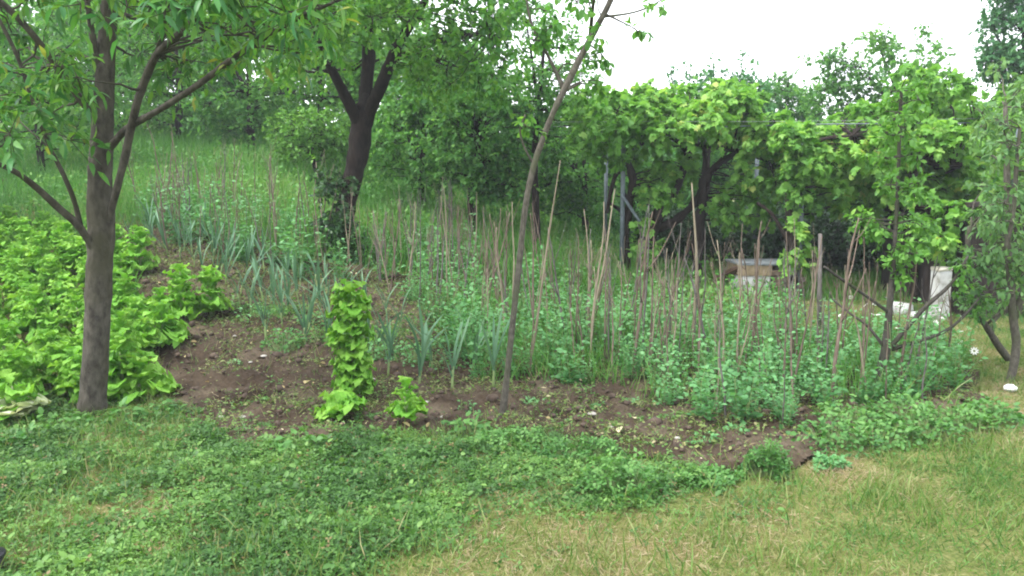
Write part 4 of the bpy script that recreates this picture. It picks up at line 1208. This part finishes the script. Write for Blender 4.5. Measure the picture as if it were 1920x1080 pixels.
# clods: too many to count
mb = MB()
cl = pebble(3, 1)
cv = cl.V[0]
ctpl = (cv, cl.L[0], cl.S[0])
nclod = 5000
mn, mxx = SOIL.min(0), SOIL.max(0)
q = mn + rng.random((nclod * 3, 2)) * (mxx - mn)
q = q[soil_mask(q[:, 0], q[:, 1]) > .9][:nclod]
zz = bed_z(q[:, 0], q[:, 1])
sz = rng.gamma(1.6, .006, len(q)) + .004 + (rng.random(len(q)) < .05) * rng.uniform(.01, .035, len(q))
ang = rng.random(len(q)) * 6.28
mb.inst(ctpl, frames(np.stack([np.cos(ang), np.sin(ang), rng.normal(size=len(q)) * .3], -1), np.array([0, 0, 1.0]) + rng.normal(size=(len(q), 3)) * .4), np.stack([q[:, 0], q[:, 1], zz + sz * .2], -1), sz, rng.random(len(q)))
tag(mb.obj('soil_clods', M['clod']), 'brown clods scattered over the dug soil', 'soil', kind='stuff')
mb = MB()
nb_ = 420
q = mn + rng.random((nb_ * 3, 2)) * (mxx - mn)
q = q[(soil_mask(q[:, 0], q[:, 1]) > .7)][:nb_]
zz = bed_z(q[:, 0], q[:, 1])
mb.inst(T_OVAL, frames(rsph(len(q)) * [1, 1, .2], np.array([0, 0, 1.0]) + rng.normal(size=(len(q), 3)) * .5), np.stack([q[:, 0], q[:, 1], zz + .012], -1), rng.gamma(2, .010, len(q)) + .008, rng.random(len(q)))
tag(mb.obj('dry_litter', M['drybits']), 'dry straw coloured leaf litter on the soil', 'litter', kind='stuff')

# black thing in the grass corner
g = G(-22, 1085)
t = tag(empty('black_pot', g), 'edge of a small black plastic pot in the weeds', 'pot')
mb = MB(); tube(mb, [(0, 0, -.01), (0, 0, .05), (0, 0, .085)], [.05, .06, .064], 20); mb.obj('body', M['black'], t)
mb = MB(); tube(mb, [(0, 0, .086), (0, 0, .1)], [.07, .07], 20); mb.obj('rim', M['black'], t)

# ------------------------------------------------------------------ grass, weeds, meadow
WEED = gpoly([(-700, 760), (150, 760), (330, 760), (430, 830), (560, 828), (820, 815), (960, 812), (1120, 838), (1250, 872), (1300, 920), (1230, 965), (1080, 945), (900, 945), (760, 985), (680, 1030), (600, 1180), (-900, 1180)])
def scatter(n_, x0, x1, y0, y1):
    return np.stack([rng.uniform(x0, x1, n_), rng.uniform(y0, y1, n_)], -1)
# trefoil weeds
q = scatter(250000, -5.4, 1.9, 2.6, 6.2)
jx, jy = rng.normal(size=len(q)), rng.normal(size=len(q))
js = .06 + .34 * rng.random(len(q)) ** 2
wf = in_poly(q[:, 0] + 1.1 * (fbm(q[:, 0] * 2.5, q[:, 1] * 2.5, 8, 3) - .5) + jx * js, q[:, 1] + .9 * (fbm(q[:, 0] * 2.5, q[:, 1] * 2.5, 9, 3) - .5) + jy * js, WEED)
dens = fbm(q[:, 0] * 2.6, q[:, 1] * 2.6, 12, 4)
q = q[wf & (rng.random(len(q)) < np.clip((dens - .24) * 3.0, .15, 1)) & ((soil_mask(q[:, 0], q[:, 1]) < .7) | (rng.random(len(q)) < .3))]
tall = fbm(q[:, 0] * 4, q[:, 1] * 4, 15, 3)
zz = ground_z(q[:, 0], q[:, 1]) + rng.random(len(q)) * (.015 + .11 * np.clip(tall - .25, 0, 1)) + .01
n_ = len(q)
rv = np.clip(.45 + 1.0 * (fbm(q[:, 0] * 3 + 5, q[:, 1] * 3, 18, 3) - .5) + rng.normal(size=n_) * .2, 0, .92)
rv[rng.random(n_) < .03] = 1.0
mb = MB()
mb.inst(T_TRE, frames(rsph(n_) * [1, 1, .2], np.array([0, -.15, 1.0]) + rng.normal(size=(n_, 3)) * .6), np.stack([q[:, 0], q[:, 1], zz], -1), rng.uniform(.012, .028, n_), rv)
big = rng.random(n_) < .05
mb.inst(T_OVAL, frames(rsph(big.sum()) * [1, 1, .4] + [0, 0, .3], np.array([0, 0, 1.0]) + rng.normal(size=(big.sum(), 3)) * .4), np.stack([q[big, 0], q[big, 1], zz[big] + .01], -1), rng.uniform(.022, .048, big.sum()), np.clip(rv[big] + .1, 0, .92))
tag(mb.obj('weeds', M['weed']), 'low clover and weed ground cover in front of the bed', 'weeds', kind='stuff')
print('weeds', n_)

def blades(q, zfun, h, w, rv, lean=.45):
    n_ = len(q)
    d = np.array([0, 0, 1.0]) + rng.normal(size=(n_, 3)) * np.array([lean, lean, 0])
    nn = rsph(n_) * [1, 1, .2]
    S = np.stack([h, w, h], -1)
    return frames(d, nn), np.stack([q[:, 0], q[:, 1], zfun(q[:, 0], q[:, 1]) - .004], -1), S, rv
# lawn
q = scatter(500000, -4.6, 9.6, 2.6, 11.5)
u, v = proj(np.stack([q[:, 0], q[:, 1], H(q[:, 0], q[:, 1])], -1))
inw = in_poly(q[:, 0], q[:, 1], WEED)
keepd = np.clip(1.35 - (q[:, 1] - 3) * .12, .25, 1)
ok = (u > -420) & (u < 2350) & (soil_mask(q[:, 0] , q[:, 1]) < .5) & (rng.random(len(q)) < keepd) & (~inw | (rng.random(len(q)) < .6))
patch = fbm(q[:, 0] * 1.3, q[:, 1] * 1.3, 24, 4)
ok &= rng.random(len(q)) < np.clip((patch - .2) * 3, .25, 1)
q, patch = q[ok], patch[ok]
n_ = len(q)
u, v = proj(np.stack([q[:, 0], q[:, 1], H(q[:, 0], q[:, 1])], -1))
dry = fbm(q[:, 0] * 1.1 + 3, q[:, 1] * 1.1, 28, 4)
far_green = sstep((q[:, 1] - 6.0) / 2.0)
rv = np.clip(.46 + 2.2 * (dry - .5) + .8 * (fbm(q[:, 0] * 5, q[:, 1] * 5, 29, 3) - .5) + rng.normal(size=n_) * .2 - .35 * far_green, 0, 1)
hh = rng.uniform(.02, .048, n_) * (1 + .9 * (fbm(q[:, 0] * 3, q[:, 1] * 3, 30, 2) > .62)) * (1 + .5 * far_green)
mb = MB(); mb.inst(T_BLADE, *blades(q, ground_z, hh, rng.uniform(.003, .0055, n_) * (1 + .5 * far_green), rv, .75))
fl = rng.random(n_) < .3
Rm_, T_, S_, _ = blades(q[fl] + rng.normal(size=(fl.sum(), 2)) * .01, ground_z, rng.uniform(.03, .07, fl.sum()), rng.uniform(.003, .005, fl.sum()), None, 3.0)
T_[:, 2] += .012
mb.inst(T_BLADE, Rm_, T_, S_, np.clip(rv[fl] + .35, .3, 1))
cl_ = rng.random(n_) < .05 * (fbm(q[:, 0] * 2, q[:, 1] * 2, 71, 3) > .52)
mb.inst(T_TRE, frames(rsph(cl_.sum()) * [1, 1, .2], np.array([0, 0, 1.0]) + rng.normal(size=(cl_.sum(), 3)) * .3), np.stack([q[cl_, 0], q[cl_, 1], ground_z(q[cl_, 0], q[cl_, 1]) + rng.uniform(.01, .035, cl_.sum())], -1), rng.uniform(.012, .022, cl_.sum()), rng.uniform(0, .35, cl_.sum()))
tag(mb.obj('lawn_grass', M['grass']), 'short yellowish mown lawn grass', 'grass', kind='stuff')
print('lawn', n_)
# meadow and slope
q = scatter(190000, -16, 9, 7.0, 24)
ok = (soil_mask(q[:, 0], q[:, 1]) < .5) & ~in_poly(q[:, 0], q[:, 1], LPOLY)
lx = (q[:, 0] < 1.6 + .35 * (q[:, 1] - 9)) | (q[:, 1] > 10.6)
ok &= lx & (np.abs(q[:, 0]) < q[:, 1] * .8 + 1) & (fbm(q[:, 0] * 1.2, q[:, 1] * 1.2, 36, 3) > rng.uniform(.1, .55, len(q)))
q = q[ok]; n_ = len(q)
right = sstep((q[:, 0] - 1.0) / 2.0)
rv = np.clip(.48 + .15 * right + 1.1 * (fbm(q[:, 0] * .8, q[:, 1] * .8, 38, 3) - .5) + rng.normal(size=n_) * .2, 0, 1)
hh = rng.uniform(.16, .55, n_) * (1 - .6 * right)
mb = MB(); mb.inst(T_BLADE, *blades(q, ground_z, hh, rng.uniform(.008, .016, n_), rv, .3))
tag(mb.obj('meadow_grass', M['meadow']), 'tall meadow grass on the slope and under the vines', 'grass', kind='stuff')
# grass tufts inside the weeds and at the back of the bed
q = scatter(36000, -3.8, 5.0, 2.9, 9.5)
sm_ = soil_mask(q[:, 0], q[:, 1])
edge = (fbm(q[:, 0] * 2.2, q[:, 1] * 2.2, 52, 3) > .50)
ok = edge & ((sm_ < .5) | (rng.random(len(q)) < .12)) 
q = q[ok]; n_ = len(q)
mb = MB(); mb.inst(T_BLADE, *blades(q, ground_z, rng.uniform(.05, .18, n_), rng.uniform(.004, .007, n_), np.clip(rng.normal(size=n_) * .2 + .35, 0, 1), .5))
tag(mb.obj('long_grass', M['grass']), 'longer grass tufts along the edges of the bed', 'grass', kind='stuff')

# thin weeds and withered grass on the dug soil
mn, mxx = SOIL.min(0), SOIL.max(0)
q = mn + rng.random((150000, 2)) * (mxx - mn)
f_ = fbm(q[:, 0] * 2.4, q[:, 1] * 2.4, 83, 4)
ok = (soil_mask(q[:, 0], q[:, 1]) > .5) & (rng.random(len(q)) < np.clip((f_ - .43) * 5, .08, .9) + .15 * (q[:, 0] > -.2) + .6 * sstep((q[:, 1] - 7.0) / 1.2))
q = q[ok]; n_ = len(q)
mb = MB()
fl = rng.random(n_) < .5
k1 = fl.sum()
mb.inst(T_BLADE, *blades(q[fl], bed_z, rng.uniform(.03, .09, k1), rng.uniform(.003, .006, k1), np.clip(rng.normal(size=k1) * .25 + .55, 0, 1), 1.3))
k2 = n_ - k1
mb.inst(T_OVAL, frames(rsph(k2) * [1, 1, .2], np.array([0, 0, 1.0]) + rng.normal(size=(k2, 3)) * .4), np.stack([q[~fl, 0], q[~fl, 1], bed_z(q[~fl, 0], q[~fl, 1]) + rng.uniform(.005, .035, k2)], -1), rng.uniform(.012, .035, k2), np.clip(rng.normal(size=k2) * .2 + .4, 0, 1))
tag(mb.obj('soil_weeds', M['grass']), 'thin yellow green weeds and withered grass on dug soil', 'weeds', kind='stuff')
# broad leaved rough growth on the slope and at the back of the bed
q = scatter(70000, -12, 3.5, 6.5, 19)
f_ = fbm(q[:, 0] * 1.1, q[:, 1] * 1.1, 91, 4)
u, v = proj(np.stack([q[:, 0], q[:, 1], H(q[:, 0], q[:, 1])], -1))
ok = (rng.random(len(q)) < np.clip((f_ - .40) * 4, 0, 1)) & ~in_poly(q[:, 0], q[:, 1], LPOLY) & (soil_mask(q[:, 0], q[:, 1]) < .5) & (~in_poly(q[:, 0], q[:, 1], slopepoly) | (rng.random(len(q)) < .35))
q = q[ok]; n_ = len(q)
mb = MB()
mb.inst(T_OVAL, frames(rsph(n_) + [0, 0, .4], np.array([0, -.2, 1.0]) + rng.normal(size=(n_, 3)) * .5), np.stack([q[:, 0], q[:, 1], ground_z(q[:, 0], q[:, 1]) + rng.uniform(.02, .38, n_) * (.4 + fbm(q[:, 0] * 2, q[:, 1] * 2, 95, 2))], -1), rng.uniform(.04, .085, n_), np.clip(leaf_rnd(np.stack([q[:, 0], q[:, 1], q[:, 0] * 0], -1), .6, 1.5, .45), 0, .85))
tag(mb.obj('slope_weeds', M['meadow']), 'rough broad leaved weeds over the slope behind the bed', 'weeds', kind='stuff')

# grass growing up between the pea plants
q = scatter(22000, -1.5, 5.2, 5.8, 10.5)
ok = in_poly(q[:, 0], q[:, 1], PPOLY) & (fbm(q[:, 0] * 1.8, q[:, 1] * 1.8, 62, 3) > rng.uniform(.3, .65, len(q)))
q = q[ok]; n_ = len(q)
mb = MB(); mb.inst(T_BLADE, *blades(q, bed_z, rng.uniform(.08, .42, n_), rng.uniform(.005, .010, n_), np.clip(rng.normal(size=n_) * .25 + .5, 0, 1), .35))
tag(mb.obj('bed_grass', M['meadow']), 'tall thin grass growing between the pea plants', 'grass', kind='stuff')

# daisies on the right lawn
pet = MB()
for k in range(9):
    a = k / 9 * 6.283
    pet.inst(T_OVAL, frames(np.array([[math.cos(a), math.sin(a), .15]]), np.array([[0, 0, 1.0]])), np.array([[math.cos(a) * .005, math.sin(a) * .005, 0]]), np.array([[.022, .016, .02]]), np.array([.6]))
PETAL = pet.mesh('flower_head', M['petal'])
mb = MB(); tube(mb, [(0, 0, -.3), (.005, 0, -.1), (0, 0, 0)], [.0025, .002, .002], 5); FST = mb.mesh('flower_stem', M['stalk'])
k = 0
while k < 46:
    u, v = rng.normal() * 75 + 1700, rng.normal() * 32 + 632
    if not (1570 < u < 1870 and 585 < v < 720): continue
    g = G(u, v); hgt = rng.uniform(.12, .3)
    t = tag(empty('daisy', (g[0], g[1], float(ground_z(g[0], g[1]))), rng.random() * 6), 'white daisy in the grass behind the pear sapling', 'flower', 'daisies behind the pear sapling')
    o = link('flower_head', PETAL, t); o.location = (0, 0, hgt); o.rotation_euler = (rng.normal() * .4 + .35, rng.normal() * .3, 0); o.scale = [rng.uniform(.9, 1.5)] * 3
    o = link('stem', FST, t); o.location = (0, 0, hgt)
    k += 1

# thin haze volume over the garden, added also to lift the shadows
hm = bpy.data.materials.new('haze'); hm.use_nodes = True
hn, hl = hm.node_tree.nodes, hm.node_tree.links
hn.clear()
ho = hn.new('ShaderNodeOutputMaterial'); hv = hn.new('ShaderNodeVolumePrincipled')
hv.inputs['Color'].default_value = (.86, .93, 1.0, 1); hv.inputs['Density'].default_value = HAZE; hv.inputs['Anisotropy'].default_value = .2
hl.new(hv.outputs[0], ho.inputs['Volume'])
mb = MB(); box(mb, (0, 18, 6), (90, 50, 20), 0, .5, 0, 0, .001)
tag(mb.obj('haze', hm, None, False), 'thin pale haze in the air over the whole garden', 'haze', kind='stuff')

tri = 0
seen = set()
for o in bpy.data.objects:
    if o.type == 'MESH' and o.data.name not in seen:
        seen.add(o.data.name); tri += sum(len(pp.vertices) - 2 for pp in o.data.polygons) if len(o.data.polygons) < 5000 else 2 * len(o.data.polygons)
print('objects', len(bpy.data.objects), 'tris approx', tri)
